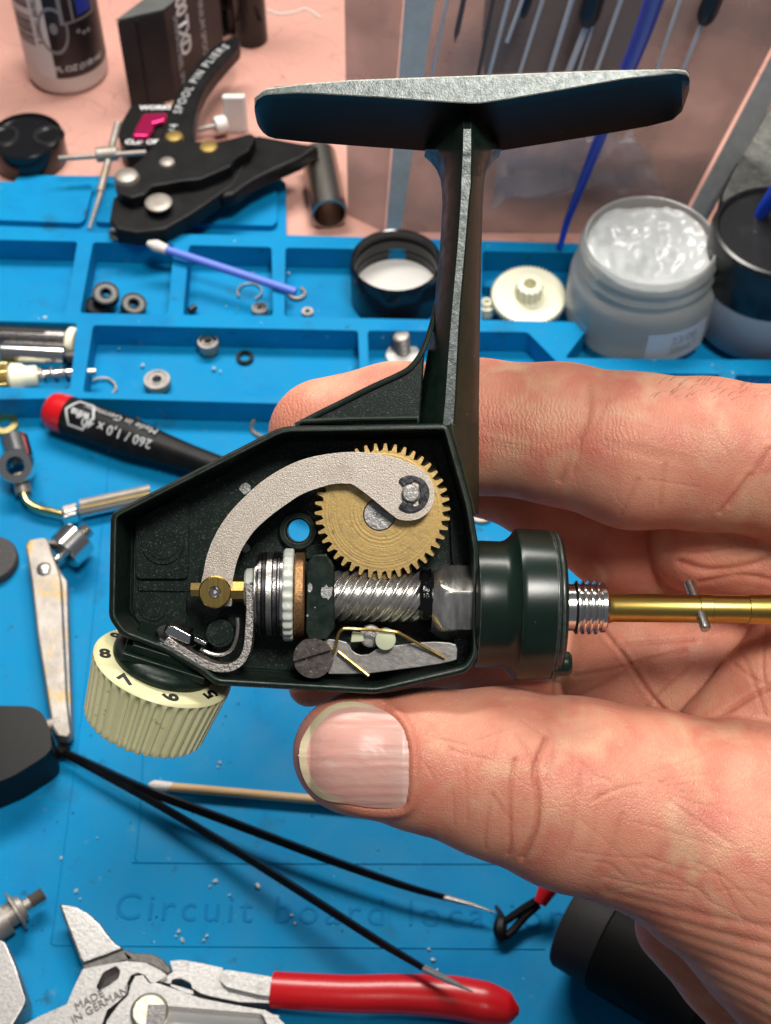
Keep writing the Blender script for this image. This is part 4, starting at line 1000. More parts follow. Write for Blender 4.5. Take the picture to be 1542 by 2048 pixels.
M_ground = mat('ground_steel', (.085, .08, .075), .50, .4, col2=(.15, .14, .13), cscale=700, bump=.4, bscale=1400)
M_alu = mat('brushed_aluminium', (.48, .49, .475), .55, .1, col2=(.40, .415, .40), cscale=250, bump=.3, bscale=900)
Z = Vector((0, 0, 1))
def flatframe(p0, p1, z):
    a = G(*p0, z); b_ = G(*p1, z); ex = (b_ - a).normalized(); ey = Z.cross(ex); return a, ex, ey
def lay(a, ex, ey, dz=.00005): return lambda x, y, zz: a + ex * x + ey * y + Z * (zz + dz)
def single(name, mb, m, label, cat, group=None, **k): return tag(mb.build(name, m, None, **k), label, cat, group)

# ---- bottle, top left
bc = G(139, 146, TZ); br = 79 * mpp(bc)
bt = thing('spray_bottle', 'black labelled bottle with a white base and barcode panel at top left', 'bottle', bc)
M_bottle = mat('translucent_bottle', (.66, .63, .60), .35, sss=.2, sssr=(.002, .002, .002))
H_ = .10
MB().add(*lathe([(0, br * .80), (.0008, br * .93), (.003, br), (H_, br), (H_ + .012, br * .5)], bc, Z, ref=RT, seg=72)).build('bottle_body', M_bottle, bt)
def cyl_patch(a0, a1, z0, z1, off, n=24):
    vs = []; fs = []
    for i in range(n + 1):
        a = R(a0 + (a1 - a0) * i / n); d_ = Vector((math.cos(a), math.sin(a), 0))
        for z_, o_ in ((z0, off), (z1, off), (z1, -.0002), (z0, -.0002)): vs.append(bc + d_ * (br + o_) + Z * z_)
    for i in range(n):
        for k in range(4): fs.append((i * 4 + k, i * 4 + (k + 1) % 4, i * 4 + 4 + (k + 1) % 4, i * 4 + 4 + k))
    fs.append((0, 1, 2, 3)); fs.append(tuple(n * 4 + k for k in (3, 2, 1, 0)))
    return vs, fs
M_lblack = mat('label_black', (.012, .010, .010), .35, col2=(.05, .045, .045), cscale=60, clo=.5, chi=.8)
M_lwhite = mat('label_white', (.58, .54, .51), .45)
M_lorange = mat('label_orange', (.62, .22, .02), .4); M_lyellow = mat('label_yellow', (.70, .58, .01), .4); M_lblue = mat('label_blue', (.02, .04, .30), .4); M_lgrey = mat('label_grey', (.20, .20, .21), .4); M_lred = mat('label_red', (.55, .03, .02), .4)
lab = MB().add(*cyl_patch(-94, 8, .0085, .075, .00012)).build('front_label', M_lblack, bt)
bar = MB().add(*cyl_patch(-172, -94.3, .0085, .075, .00012)).build('barcode_label', M_lwhite, bt)
MB().add(*cyl_patch(-12, -5, .034, .075, .00022)).build('orange_stripe', M_lorange, lab)
vs = []; fs = []
for i in range(25):
    a = R(-94 + 75 * i / 24); d_ = Vector((math.cos(a), math.sin(a), 0)); zc = .0455 + .012 * (i / 24) ** 1.5
    vs += [bc + d_ * (br + .0002) + Z * (zc - .0009), bc + d_ * (br + .0002) + Z * (zc + .0009)]
for i in range(24): fs.append((2 * i, 2 * i + 2, 2 * i + 3, 2 * i + 1))
MB().add(vs, fs).build('yellow_stripe', M_lyellow, lab)
def onb(a0, z0, sx=1):
    def fn(x, y, z):
        a = R(a0) + x / br; d_ = Vector((math.cos(a), math.sin(a), 0)); return bc + d_ * (br + .0002 + z) + Z * (z0 + y)
    return fn
text_mesh('4 FL OZ (118 mL)', onb(-60, .0125), 'lettering', M_print, lab, size=.0034, bold=.00003, spacing=.9)
q = random.Random(3); mbr = MB()
zc = .022
while zc < .058:
    w_ = .00035 + q.random() * .0006
    if not (.034 < zc < .037): mbr.add(*cyl_patch(-150, -116 , zc, zc + w_, .0002, 8))
    zc += w_ + .0003 + q.random() * .0007
mbr.build('barcode', M_ink, bar)
def onb_v(a0, z0):
    def fn(x, y, z):
        a = R(a0) + y / br; d_ = Vector((math.cos(a), math.sin(a), 0)); return bc + d_ * (br + .0002 + z) + Z * (z0 - x)
    return fn
text_mesh('0 78698 10402 6', onb_v(-107, .034), 'digits', M_ink, bar, size=.0032)
MB().add(*cyl_patch(-170, -114, .066, .075, .0002)).build('red_band', M_lred, bar)
# dashboard picture printed on the label
def ringpatch(a0, z0, r0, r1, m, nm, n=32, sx=1):
    f_ = onb(a0, z0); vs = []; fs = []
    for i in range(n):
        t = 2 * math.pi * i / n
        vs += [f_(r0 * sx * math.cos(t), r0 * math.sin(t), 0), f_(r1 * sx * math.cos(t), r1 * math.sin(t), 0)]
    for i in range(n): j = (i + 1) % n; fs.append((2 * i, 2 * i + 1, 2 * j + 1, 2 * j))
    MB().add(vs, fs).build(nm, m, lab)
ringpatch(-86, .029, .0085, .0100, M_lgrey, 'printed_wheel', sx=.55); ringpatch(-85, .030, .0001, .0024, M_lgrey, 'printed_wheel_hub', sx=.6)
def rectpatch(a0, z0, w, h, m, nm, off=0):
    f_ = onb(a0, z0); vs = []; fs = []
    for i in range(9): vs += [f_(-w / 2 + w * i / 8, -h / 2, off), f_(-w / 2 + w * i / 8, h / 2, off)]
    for i in range(8): fs.append((2 * i, 2 * i + 2, 2 * i + 3, 2 * i + 1))
    MB().add(vs, fs).build(nm, m, lab)
rectpatch(-47, .037, .0150, .0120, M_lgrey, 'printed_console'); rectpatch(-46, .037, .0125, .0100, M_lblack, 'printed_console', .0001); rectpatch(-38, .037, .0062, .0072, M_lblue, 'printed_screen', .0002); rectpatch(-57, .037, .0008, .010, M_lgrey, 'printed_console', .0002)
for a0, z0 in ((-44, .0255), (-36, .0255), (-52, .027)): ringpatch(a0, z0, .0001, .0009, M_lgrey, 'printed_button', 12)

# ---- black carton behind the pliers
def up(p, h): return Vector((p.x, p.y, p.z + h))
c0, c1, c2 = G(262, 222, TZ), G(352, 200, TZ), G(452, 118, TZ)
d1 = c1 - c0; d2 = c2 - c1; c3 = c0 + d2
hgt = .0
for h in np.arange(.01, .12, .0005):
    p = up(c1, h) - CAM; dep = p.dot(FW)
    if 1024 - FPX * p.dot(UP) / dep < 24: hgt = float(h); break
bx = thing('carton', 'black retail carton with white lettering standing behind the spool pliers', 'box', c1)
M_carton = mat('black_card', (.016, .013, .014), .5, col2=(.026, .022, .022), cscale=40, bump=.15, bscale=600); M_cartontop = mat('grey_card', (.055, .058, .056), .6, col2=(.08, .08, .078), cscale=100)
base4 = [c0, c1, c2, c3]
MB().add(base4 + [up(p, hgt) for p in base4], [(3, 2, 1, 0), (0, 1, 5, 4), (1, 2, 6, 5), (2, 3, 7, 6), (3, 0, 4, 7), (4, 5, 6, 7)]).build('carton_body', M_carton, bx, bevel=.0006)
MB().add([up(p, hgt + .0002) * 1 for p in base4] + [up(p, hgt + .0007) for p in base4], [(3, 2, 1, 0), (0, 1, 5, 4), (1, 2, 6, 5), (2, 3, 7, 6), (3, 0, 4, 7), (4, 5, 6, 7)]).build('carton_lid', M_cartontop, bx)
n1 = d1.normalized().cross(Z); n2 = d2.normalized().cross(Z)
e0 = c0 + d1 * .42 + n1 * .0003; MB().add(*boxv(up(e0, hgt / 2), d1.normalized() * .0004, n1 * .0003, Z * (hgt / 2 - .001))).build('carton_seam', M_ink, bx)
def onface(org, ex, n): return lambda x, y, z: org + Z * (-x) + ex * y + n * (.0003 + z)
exr = d2.normalized()
text_mesh('4000 TXD', onface(up(c1 + d2 * .28, hgt * .80), exr, n2), 'lettering', M_print, bx, size=.0082, bold=.0003, spacing=.85)
text_mesh('SPINNING REEL SPARE PART', onface(up(c1 + d2 * .16, hgt * .33), exr, n2), 'lettering', M_print2, bx, size=.0034)
text_mesh('ALUMINIUM SPOOL  4000', onface(up(c1 + d2 * .62, hgt * .50), exr, n2), 'lettering', M_print2, bx, size=.0040)

# ---- black hollow spool stand behind the carton
p = G(487, 62, TZ); ss = thing('spool_stand', 'black hollow plastic stand with cross ribs behind the pliers handle', 'stand', p)
for cx, cy, w in ((437, 60, 26), (503, 78, 33)):
    b0 = G(cx, cy, TZ); r0 = w * mpp(b0)
    MB().add(*ring([(0, r0), (.075, r0), (.075, r0 * .86), (.001, r0 * .86)], b0, Z, seg=40)).build('tube', M_gloss, ss)
    for s in (-1, 1):
        MB().add(*tube([b0 + Vector((-r0 * .7 * s, -r0 * .80, .012)), b0 + Vector((r0 * .7 * s, -r0 * .80, .042))], .0008, 6)).build('rib', M_matblack, ss)
MB().add(*boxv(up(G(470, 62, TZ), .03), RT * .006, Vector((0, 1, 0)) * .002, Z * .03)).build('bridge', M_gloss, ss)

# ---- spool pin pliers
z1, z0 = .018, .0105
pl = thing('spool_pliers', 'black spool pin pliers with white lettering on the curved handle', 'pliers', G(320, 340, 0))
arm = [(318, 300), (322, 262), (330, 238), (340, 212), (352, 186), (370, 156), (392, 124), (420, 96), (448, 78), (472, 70), (480, 76), (478, 90), (455, 115), (432, 142), (412, 170), (398, 200), (390, 230), (387, 262), (392, 292)]
MB().add(*gplate(arm, z1 - .001, z0)).build('curved_handle', M_matblack, pl, bevel=.0012)
body = [(232, 358), (240, 342), (264, 332), (286, 312), (304, 290), (322, 272), (392, 282), (428, 284), (470, 274), (500, 265), (512, 272), (498, 300), (470, 318), (462, 332), (440, 342), (400, 358), (362, 362), (330, 368), (305, 372), (290, 388), (262, 396), (240, 388), (230, 374)]
MB().add(*gplate(body, z1 + .002, .0125)).build('upper_jaw', M_matblack, pl, bevel=.0008)
low = [(218, 440), (228, 390), (262, 398), (292, 392), (308, 376), (362, 366), (404, 360), (444, 344), (472, 326), (482, 312), (492, 330), (470, 368), (430, 396), (380, 430), (330, 458), (272, 466), (232, 458)]
MB().add(*gplate(low, z1 - .0025, .0092)).build('lower_jaw', M_matblack, pl, bevel=.001)
hand2 = [(470, 300), (512, 268), (600, 284), (640, 290), (600, 318), (540, 344), (505, 362), (468, 388), (440, 394), (452, 350)]
MB().add(*gplate(hand2, z1 - .003, .0092)).build('straight_handle', M_matblack, pl, bevel=.0015)
M_rivet = mat('brass_rivet', (.22, .15, .04), .5, .6, bump=.4, bscale=1200)
for cx, cy, r_, m, h in ((349, 280, 19, M_rivet, .0028), (418, 301, 20, M_rivet, .0028), (335, 333, 17, M_nickel, .0032), (255, 364, 26, M_nickel, .0042), (317, 405, 27, M_nickel, .0012)):
    b0 = G(cx, cy, z1 + .0005); rr = r_ * mpp(b0)
    MB().add(*lathe([(0, rr), (h * .55, rr), (h * .85, rr * .85), (h, rr * .55), (h * 1.02, 0)], b0 - Z * .0005, Z, seg=36)).build('rivet', m, pl)
b0 = G(232, 466, .012); MB().add(*lathe([(0, .0022), (.0012, .0022), (.0012, .0012), (-.002, .0012)], b0, Vector((-.3, -1, .1)), seg=20)).build('pin_hole', M_nickel, pl)
# lettering follows the curve of the handle
lp = catmull([G(x, y, z1 - .0009) for x, y in ((347, 268), (352, 240), (364, 208), (384, 172), (410, 136), (440, 104), (470, 84))], 12)
cum = [0]
for a, b_ in zip(lp, lp[1:]): cum.append(cum[-1] + (b_ - a).length)
def along(x, y, z):
    s = max(0, min(cum[-1] - 1e-6, x)); i = max(k for k in range(len(cum) - 1) if cum[k] <= s); t = (s - cum[i]) / (cum[i + 1] - cum[i])
    d_ = (lp[i + 1] - lp[i]).normalized(); n_ = Z.cross(d_); return lp[i].lerp(lp[i + 1], t) + n_ * (y + .0002) + Z * (z + .00015)
text_mesh('V4   SPOOL PIN PLIERS', along, 'lettering', M_print2, pl, size=.0043, align='LEFT', bold=.00002, spacing=1.28, extrude=.00005)

# ---- pin tool with crossbar left of the pliers
pt = thing('pin_punch', 'thin steel pin punch with a sliding crossbar left of the pliers', 'tool', G(210, 330, .012))
MB().add(*bars(G(236, 246, .014), G(200, 385, .010), .0013, 14, .0003)).build('crossbar', M_nickel, pt)
MB().add(*tube([G(202, 382, .010), G(178, 458, .0095)], [.0009, .0005], 10)).build('pin', M_nickel, pt)
MB().add(*bars(G(192, 310, .013), G(236, 306, .013), .0026, 18, .0004)).build('slider', M_nickel, pt)
MB().add(*bars(G(118, 317, .013), G(292, 305, .014), .0010, 12)).build('rod', M_nickel, pt)

# ---- magenta and black gauge under the pliers
gg = thing('knot_tool', 'small black tool with a magenta metal clasp beside the carton', 'tool', G(300, 255, TZ))
MB().add(*gplate(roundpoly([(240, 250), (262, 212), (330, 205), (345, 225), (330, 262), (318, 292), (250, 296), (236, 275)], 6), .008, TZ)).build('tool_body', M_matblack, gg, bevel=.001)
M_mag = mat('magenta_anodised', (.55, .02, .12), .22, .7)
MB().add(*gplate([(277, 240), (284, 225), (336, 223), (330, 240), (308, 246), (306, 258), (296, 272), (262, 272), (270, 252)], .0105, .008)).build('clasp', M_mag, gg, bevel=.0012)
a, ex, ey = flatframe((279, 216), (340, 215), .0082); text_mesh('WORKING', lay(a, ex, ey), 'lettering', M_print, gg, size=.0034, bold=.00012, align='LEFT')
a, ex, ey = flatframe((250, 284), (304, 284), .0082); text_mesh('CLIP OFF', lay(a, ex, ey), 'lettering', M_print, gg, size=.0034, bold=.00012, align='LEFT')

# ---- pale clip and screw behind the pliers
wc = thing('plastic_clip', 'small white plastic clip on a thin screw behind the pliers', 'clip', G(465, 262, TZ))
MB().add(*boxv(up(G(474, 262, TZ), .008), RT * .0042, Vector((.2, .9, 0)) * .0015, Z * .008)).build('clip_tab', M_white, wc, bevel=.0008)
MB().add(*bars(up(G(400, 285, TZ), .006), up(G(434, 278, TZ), .006), .0010, 12)).build('screw_shank', M_nickel, wc)
MB().add(*bars(up(G(432, 278, TZ), .006), up(G(456, 272, TZ), .006), .0032, 20, .0006)).build('clip_collar', M_white, wc)

# ---- round black knob at the left edge
dk_ = G(62, 318, TZ); rk = 74 * mpp(dk_)
kn = thing('black_knob', 'glossy round black knob with two holes at the left edge', 'knob', dk_)
for s in (): pass
MB().add(*lathe([(0, rk * .95), (.001, rk), (.0085, rk), (.0105, rk * .97), (.011, rk * .93), (.0095, rk * .88), (.0095, 0)], dk_, Z, seg=64)).build('knob_body', M_gloss, kn)
for dx in (-.008, .008):
    MB().add(*ring([(0, .0035), (.0006, .0042), (.0006, .0054), (0, .006)], dk_ + Vector((dx, .001, .0096)), Z, seg=28)).build('hole_rim', M_black, kn)

# ---- steel sleeve on the table
s0, s1 = G(637, 312, TZ + .0068), G(659, 428, TZ + .0068); sr = 37 * mpp(s1) 
M_sleeve = mat('dark_satin_tube', (.34, .31, .27), .30, 1, bump=.15, bscale=900)
s0.z = s1.z = TZ + sr + .0002; ax_ = s1 - s0
mb = MB().add(*ring([(0, sr), (ax_.length, sr), (ax_.length, sr * .86), (0, sr * .86)], s0, ax_, seg=48))
single('steel_sleeve', mb, M_sleeve, 'dark steel tube lying on the pink table beside the organizer', 'tube')

# ---- white thread
single('thread', MB().add(*tube([G(534, 20, TZ + .0004), G(560, 28, TZ + .0004), G(590, 24, TZ + .0004), G(612, 18, TZ + .0004), G(642, 36, TZ + .0004)], .00035, 6, smooth=5)), M_white, 'short kinked white thread lying on the pink table', 'thread')

# ---- clear organizer: end strips, front panel, folded film, hanging drivers
og = thing('tool_organizer', 'clear plastic tool organizer with grey metal edge strips behind the reel foot', 'organizer', G(1060, 470, TZ))
def sheet(p, q, r_, s, th, m, name, par, bev=.0002):
    n = (q - p).cross(s - p).normalized() * th
    return MB().add([p, q, r_, s, p + n, q + n, r_ + n, s + n], [(0, 1, 2, 3), (7, 6, 5, 4), (0, 4, 5, 1), (1, 5, 6, 2), (2, 6, 7, 3), (3, 7, 4, 0)]).build(name, m, par, bevel=bev)
HT = .13
def clearmat(name, col, opac, rough=.2):
    m = bpy.data.materials.new(name); m.use_nodes = True; nt = m.node_tree; N = nt.nodes; L = nt.links; b = N['Principled BSDF']
    b.inputs['Base Color'].default_value = (*col, 1); b.inputs['Roughness'].default_value = rough
    tr = N.new('ShaderNodeBsdfTransparent'); mx = N.new('ShaderNodeMixShader'); no = N.new('ShaderNodeTexNoise'); no.inputs['Scale'].default_value = 30; no.inputs['Detail'].default_value = 5
    tc = N.new('ShaderNodeTexCoord'); L.new(tc.outputs['Object'], no.inputs[0]); mr = N.new('ShaderNodeMapRange'); mr.inputs[1].default_value = .3; mr.inputs[2].default_value = .7; mr.inputs[3].default_value = opac * .75; mr.inputs[4].default_value = opac * 1.25
    L.new(no.outputs[0], mr.inputs[0]); L.new(mr.outputs[0], mx.inputs[0]); L.new(tr.outputs[0], mx.inputs[1]); L.new(b.outputs[0], mx.inputs[2])
    L.new(mx.outputs[0], N['Material Output'].inputs['Surface']); return m
M_panel = clearmat('clear_panel', (.19, .155, .145), .60, .6); M_film = clearmat('clear_film', (.60, .56, .56), .26, .12); M_panel2 = clearmat('clear_side_panel', (.22, .15, .13), .5, .6)
L0, L1 = G(770, 474, TZ), G(800, 474, TZ); T0, T1 = YP(812, -40, L0.y), YP(876, -40, L0.y)
sheet(L0, L1, T1, T0, .0012, M_alu, 'edge_strip', og)
Rb0, Rb1 = G(1348, 478, TZ), G(1392, 478, TZ); Rt0, Rt1 = YP(1622, -40, Rb0.y), YP(1672, -40, Rb0.y)
sheet(Rb0, Rb1, Rt1, Rt0, .0012, M_alu, 'edge_strip', og)
bk = Vector((0, .003, 0))
sheet(L1 + bk, Rb0 + bk, Rt0 + bk, T1 + bk, .0006, M_panel, 'front_panel', og)
LL0 = G(696, 474, TZ) + bk * 4; LT0 = YP(690, -40, LL0.y)
sheet(LL0, L0 + bk, T0 + bk, LT0, .0006, M_panel2, 'side_panel', og)
fl_ = [G(985, 430, .02), G(1150, 390, .02), G(1330, 392, .02), G(1240, 290, .06), G(1000, 250, .06)]
filmb = MB()
q = random.Random(9)
gx, gy = 16, 9; pts = []
for i in range(gx):
    for j in range(gy):
        u_, v_ = i / (gx - 1), j / (gy - 1)
        x = (985 + (1335 - 985) * u_) * (1 - v_) + (1000 + 260 * u_) * v_; y = (420 - 32 * min(1, u_ * 2)) * (1 - v_) + (240 + 40 * u_) * v_
        pts.append(G(x, y, .016 + .045 * v_) + Vector((0, -.004 * noise.noise((u_ * 5, v_ * 4, 2)), .010 * abs(noise.noise((u_ * 4 + v_ * 5, v_ * 2.5, 7))))))
filmb.add(pts, [(i * gy + j, i * gy + j + 1, (i + 1) * gy + j + 1, (i + 1) * gy + j) for i in range(gx - 1) for j in range(gy - 1)])
fo = filmb.build('plastic_bag', M_film, None, angle=12); sd_ = fo.modifiers.new('solid', 'SOLIDIFY'); sd_.thickness = .00005
tag(fo, 'crumpled clear plastic bag in front of the organizer panel', 'bag')
# cardboard tray standing behind the drivers
YB_ = L1.y + .035
M_card = mat('brown_card', (.11, .045, .022), .7, col2=(.16, .07, .03), cscale=40)
cb = [YP(968, 150, YB_), YP(1262, 140, YB_), YP(1340, -60, YB_), YP(985, -60, YB_)]
mbc = MB(); n_ = Vector((0, .02, 0)); mbc.add(cb + [x + n_ for x in cb], [(0, 1, 2, 3), (7, 6, 5, 4), (0, 4, 5, 1), (1, 5, 6, 2), (2, 6, 7, 3), (3, 7, 4, 0)])
single('cardboard_box', mbc, M_card, 'brown cardboard box standing behind the hanging drivers', 'box', bevel=.0005)
M_shaft = mat('grey_shaft', (.50, .50, .51), .40, .3)
M_shaftd = mat('dark_shaft', (.10, .075, .07), .4, .5)
YD = L1.y - .004
def rod(x0, y0, x1, y1, wpx, m, name, label, handle=None, tip=False):
    a = YP(x0, y0, YD); b_ = YP(x1, y1, YD); r_ = wpx / 2 * mpp(b_)
    o = thing(name, label, 'screwdriver', b_, 'screwdrivers hanging in the organizer')
    pts = [a, b_]; rad = [r_, r_]
    if tip: pts = [a, a.lerp(b_, .82), b_]; rad = [r_, r_, r_ * .1]
    MB().add(*tube(pts, rad, 10)).build('shaft', m, o)
    if handle:
        h0 = YP(*handle[:2], YD); h1 = YP(*handle[2:4], YD); hr = handle[4] / 2 * mpp(h0); d_ = h1 - h0
        MB().add(*lathe([(0, hr * .55), (.0015, hr * .85), (.004, hr), (d_.length, hr)], h0, d_, seg=24)).build('handle', M_black, o)
rods = [(902, -40, 862, 160, 7, M_shaft, 'thin grey driver shaft just right of the left metal strip'), (936, -40, 909, 86, 11, M_shaftd, 'dark pointed spike hanging right of the leftmost driver', None, True),
        (994, -40, 955, 160, 8, M_shaftd, 'dull brown driver shaft left of the cardboard box'), (1028, -40, 974, 165, 8, M_shaft, 'bright driver shaft crossing the cardboard box at its left edge'),
        (1060, -40, 1014, 84, 8, M_shaft, 'short driver shaft ending high in front of the cardboard', (1046, 34, 1068, -40, 18)), (1098, -40, 1035, 160, 8, M_shaft, 'long plain driver shaft left of the black handled pair'),
        (1156, -40, 1094, 160, 10, M_shaft, 'thicker plain driver shaft beside the big black handle'), (1174, 50, 1128, 165, 13, M_shaft, 'driver with a broad black handle left of the blue stick', (1172, 50, 1206, -60, 44)),
        (1186, 50, 1150, 165, 6, M_shaft, 'slim driver shaft hugging the broad handled driver'), (1256, -40, 1186, 160, 9, M_shaft, 'plain grey driver shaft just left of the blue stick'),
        (1374, -40, 1310, 150, 8, M_shaft, 'plain grey driver shaft right of the blue stick'), (1406, 44, 1358, 158, 10, M_shaft, 'rightmost driver with a rounded black handle', (1406, 46, 1446, -50, 40))]
for r_ in rods: rod(r_[0], r_[1], r_[2], r_[3], r_[4], r_[5], 'screwdriver', r_[6], *(r_[7:]))
# tall blue applicator sticks
single('applicator_stick', MB().add(*tube([G(1118, 500, RZ), G(1135, 440, .018), G(1205, 262, .06), G(1288, 60, .115), G(1322, -40, .14)], [.0009, .0012, .0019, .0024, .0026], 12, flat=(1, 1))), M_blue, 'long dark blue applicator stick leaning behind the reel foot', 'applicator stick', 'blue applicator sticks')
single('applicator_stick', MB().add(*tube([G(1506, 452, .034), G(1530, 415, .042), G(1580, 340, .058)], [.0012, .0022, .0024], 12)), M_blue, 'short end of a dark blue applicator stick at the right edge above the jar lid', 'applicator stick', 'blue applicator sticks')

# ---- black hard case at the right edge
cs = thing('hard_case', 'black hard case with a speckled grey top at the right edge', 'case', G(1480, 470, TZ))
M_speck = mat('speckled_grey', (.06, .062, .056), .7, col2=(.12, .12, .108), cscale=260, bump=.5, bscale=500, specks=((500, .62, .7, (.20, .20, .18), 3),))
zt = .034
toppx = roundpoly([(1440, 404), (1462, 352), (1560, 180), (1900, 100), (1850, 408)], 16)
MB().add(*gplate(toppx, zt, zt - .004)).build('case_top', M_speck, cs, bevel=.001)
lowpx = roundpoly([(1434, 408), (1456, 356), (1556, 184), (1910, 96), (1860, 412)], 16)
MB().add(*gplate(lowpx, zt - .003, .016)).build('case_lid', M_black, cs, bevel=.002)
MB().add(*gplate(roundpoly([(1424, 446), (1452, 376), (1556, 200), (1910, 110), (1868, 452)], 16), .0155, TZ)).build('case_base', M_black, cs, bevel=.0015)
MB().add(*boxv(G(1545, 434, .024), RT * .014, Vector((0, 1, 0)) * .0008, Z * .0012)).build('latch', M_print2, cs, bevel=.0005)

# ---- open jar of white grease
jc = G(1272, 636, .0012); jm = mpp(jc); jr = 146 * jm
jar = thing('grease_jar', 'open frosted plastic jar full of white grease', 'jar', jc)
M_jar = mat('frosted_plastic', (.74, .74, .71), .32, trans=.75, ior=1.15, sss=.1, sssr=(.004, .004, .004), bump=.06, bscale=300, coat=.2)
hj = .034
prj = [(0, jr * .80), (.0010, jr * .92), (.004, jr * .99), (.008, jr), (hj * .55, jr * .985), (hj * .62, jr * .955), (hj * .65, jr * .905), (hj * .70, jr * .885), (hj * .74, jr * .915), (hj * .76, jr * .915), (hj * .79, jr * .885), (hj * .84, jr * .875), (hj * .87, jr * .905), (hj * .89, jr * .905), (hj * .92, jr * .875), (hj * .985, jr * .865), (hj, jr * .85), (hj * .995, jr * .825), (hj * .90, jr * .815), (hj * .55, jr * .81), (hj * .5, 0)]
MB().add(*lathe(prj, jc, Z, ref=RT, seg=96)).build('jar_body', M_jar, jar, angle=50)
M_wgrease = mat('white_grease', (.60, .62, .62), .18, trans=.35, ior=1.3, sss=.3, sssr=(.003, .0035, .004), bump=.15, bscale=400, bdet=3, coat=.1)
gn = 40; vs = []; fs = []
for i in range(gn + 1):
    for j in range(64):
        rr = jr * .812 * i / gn; a = 2 * math.pi * j / 64; x, y = rr * math.cos(a), rr * math.sin(a)
        h = hj * .84 + .0024 * noise.noise((x * 95, y * 95, 1)) + .0011 * noise.noise((x * 330, y * 330, 5)) - .0045 * math.exp(-((x - .002) ** 2 + (y + .006) ** 2) / .00006) + .0022 * (i / gn) ** 3
        vs.append(jc + Vector((x, y, h)))
for i in range(gn):
    for j in range(64): k = (j + 1) % 64; fs.append((i * 64 + j, i * 64 + k, (i + 1) * 64 + k, (i + 1) * 64 + j))
MB().add(vs, fs).build('grease', M_wgrease, jar, angle=180)
def jpatch(a0, a1, z0, z1, off=.0003, n=16):
    vs = []; fs = []
    for i in range(n + 1):
        a = R(a0 + (a1 - a0) * i / n); d_ = Vector((math.cos(a), math.sin(a), 0))
        for z_ in (z0, z1): vs.append(jc + d_ * (jr * (.995 if z_ < .012 else .992) + off) + Z * z_)
    for i in range(n): fs.append((2 * i, 2 * i + 2, 2 * i + 3, 2 * i + 1))
    return vs, fs
M_jlabel = mat('pale_label', (.50, .53, .57), .4)
jl = MB().add(*jpatch(-92, -40, .004, .0165)).build('jar_label', M_jlabel, jar)
for k, tx in enumerate(('23/08', '38667')):
    zz_ = .0128 - k * .0042
    text_mesh(tx, (lambda zz_: lambda x, y, z: (lambda a: jc + Vector((math.cos(a), math.sin(a), 0)) * (jr * .993 + .0005 + z) + Z * (zz_ + y))(R(-62) + x / jr))(zz_), 'lettering', M_print2, jl, size=.0042)
# second jar with a black lid
kc = G(1512, 640, .0012); kr = 132 * mpp(kc)
kj = thing('lidded_jar', 'closed jar with a dusty black lid at the right edge', 'jar', kc)
M_jar2 = mat('grey_frosted_plastic', (.26, .29, .33), .30, sss=.2, sssr=(.003, .003, .003))
MB().add(*lathe([(0, kr * .8), (.001, kr * .93), (.004, kr), (.019, kr * .99), (.022, kr * .95), (.022, 0)], kc, Z, seg=80)).build('jar_body', M_jar2, kj)
M_lid = mat('dusty_black_lid', (.008, .008, .009), .25, specks=((700, .68, .74, (.10, .10, .10), 4), (60, .55, .75, (.016, .016, .017))))
MB().add(*lathe([(.0205, kr * .95), (.0205, kr * .985), (.0365, kr * .985), (.0385, kr * .95), (.0388, kr * .9), (.0375, kr * .86), (.0375, 0)], kc, Z, seg=80, rfun=lambda t, th, r: r * (1 + (.006 * math.sin(60 * th) if .021 < t < .036 else 0)))).build('jar_lid', M_lid, kj)
MB().add(*[x for x in jpatch(-60, -20, .003, .014)]).build('jar_label', M_jlabel, kj) if False else None

# ---- upturned black lid with white liner
lc = G(792, 594, .0005); lr = 90 * mpp(lc)
ld = thing('jar_lid', 'upturned black screw lid with a white liner behind the stem', 'lid', lc)
MB().add(*lathe([(0, lr * .94), (.001, lr), (.016, lr), (.0168, lr * .97), (.0165, lr * .94), (.0125, lr * .935), (.012, lr * .915), (.0112, lr * .935), (.008, lr * .935), (.0075, lr * .915), (.0068, lr * .935), (.0035, lr * .935), (.003, 0)], lc, Z, seg=80, rfun=lambda t, th, r: r * (1 + (.008 * math.sin(70 * th) if r > lr * .98 else 0)))).build('lid_shell', M_gloss, ld)
MB().add(*lathe([(.0031, lr * .93), (.0040, lr * .93), (.0042, lr * .915), (.0042, 0)], lc, Z, seg=64)).build('liner', M_white, ld)

# ---- cream plastic gears
def gear_thing(px, py, z, R1, N, th, hubr, hubh, label, tiltx=0, tilty=0):
    c = G(px, py, z); o = thing('nylon_gear', label, 'gear', c, 'pale nylon gears in the tray')
    nn = Vector((tiltx, tilty, 1)).normalized(); ax3, x3, y3 = frame(nn, RT)
    prof = gear(N, R1, R1 * .94, 0, 0)
    MB().add(*plate(prof, [], lambda p: c + x3 * p[0] + y3 * p[1] + nn * th, lambda p: c + x3 * p[0] + y3 * p[1])).build('gear_disc', M_wax, o, angle=25)
    MB().add(*lathe([(0, hubr), (th + hubh, hubr), (th + hubh + .0004, hubr * .85), (th + hubh + .0004, hubr * .5), (th, hubr * .4)], c, nn, seg=56, rfun=lambda t, tt, r: r * (1 + (.07 * math.sin(14 * tt) if r > hubr * .9 else 0)))).build('pinion', M_wax, o)
gear_thing(1056, 598, .0060, 75 * mpp(G(1056, 598, .006)), 56, .0022, .0042, .0052, 'large cream nylon gear with a pinion on top, beside the grease jar', 0, -.12)
gear_thing(972, 624, .0008, .0032, 14, .0035, .0020, .001, 'tiny pale nylon gear half hidden by the reel stem')

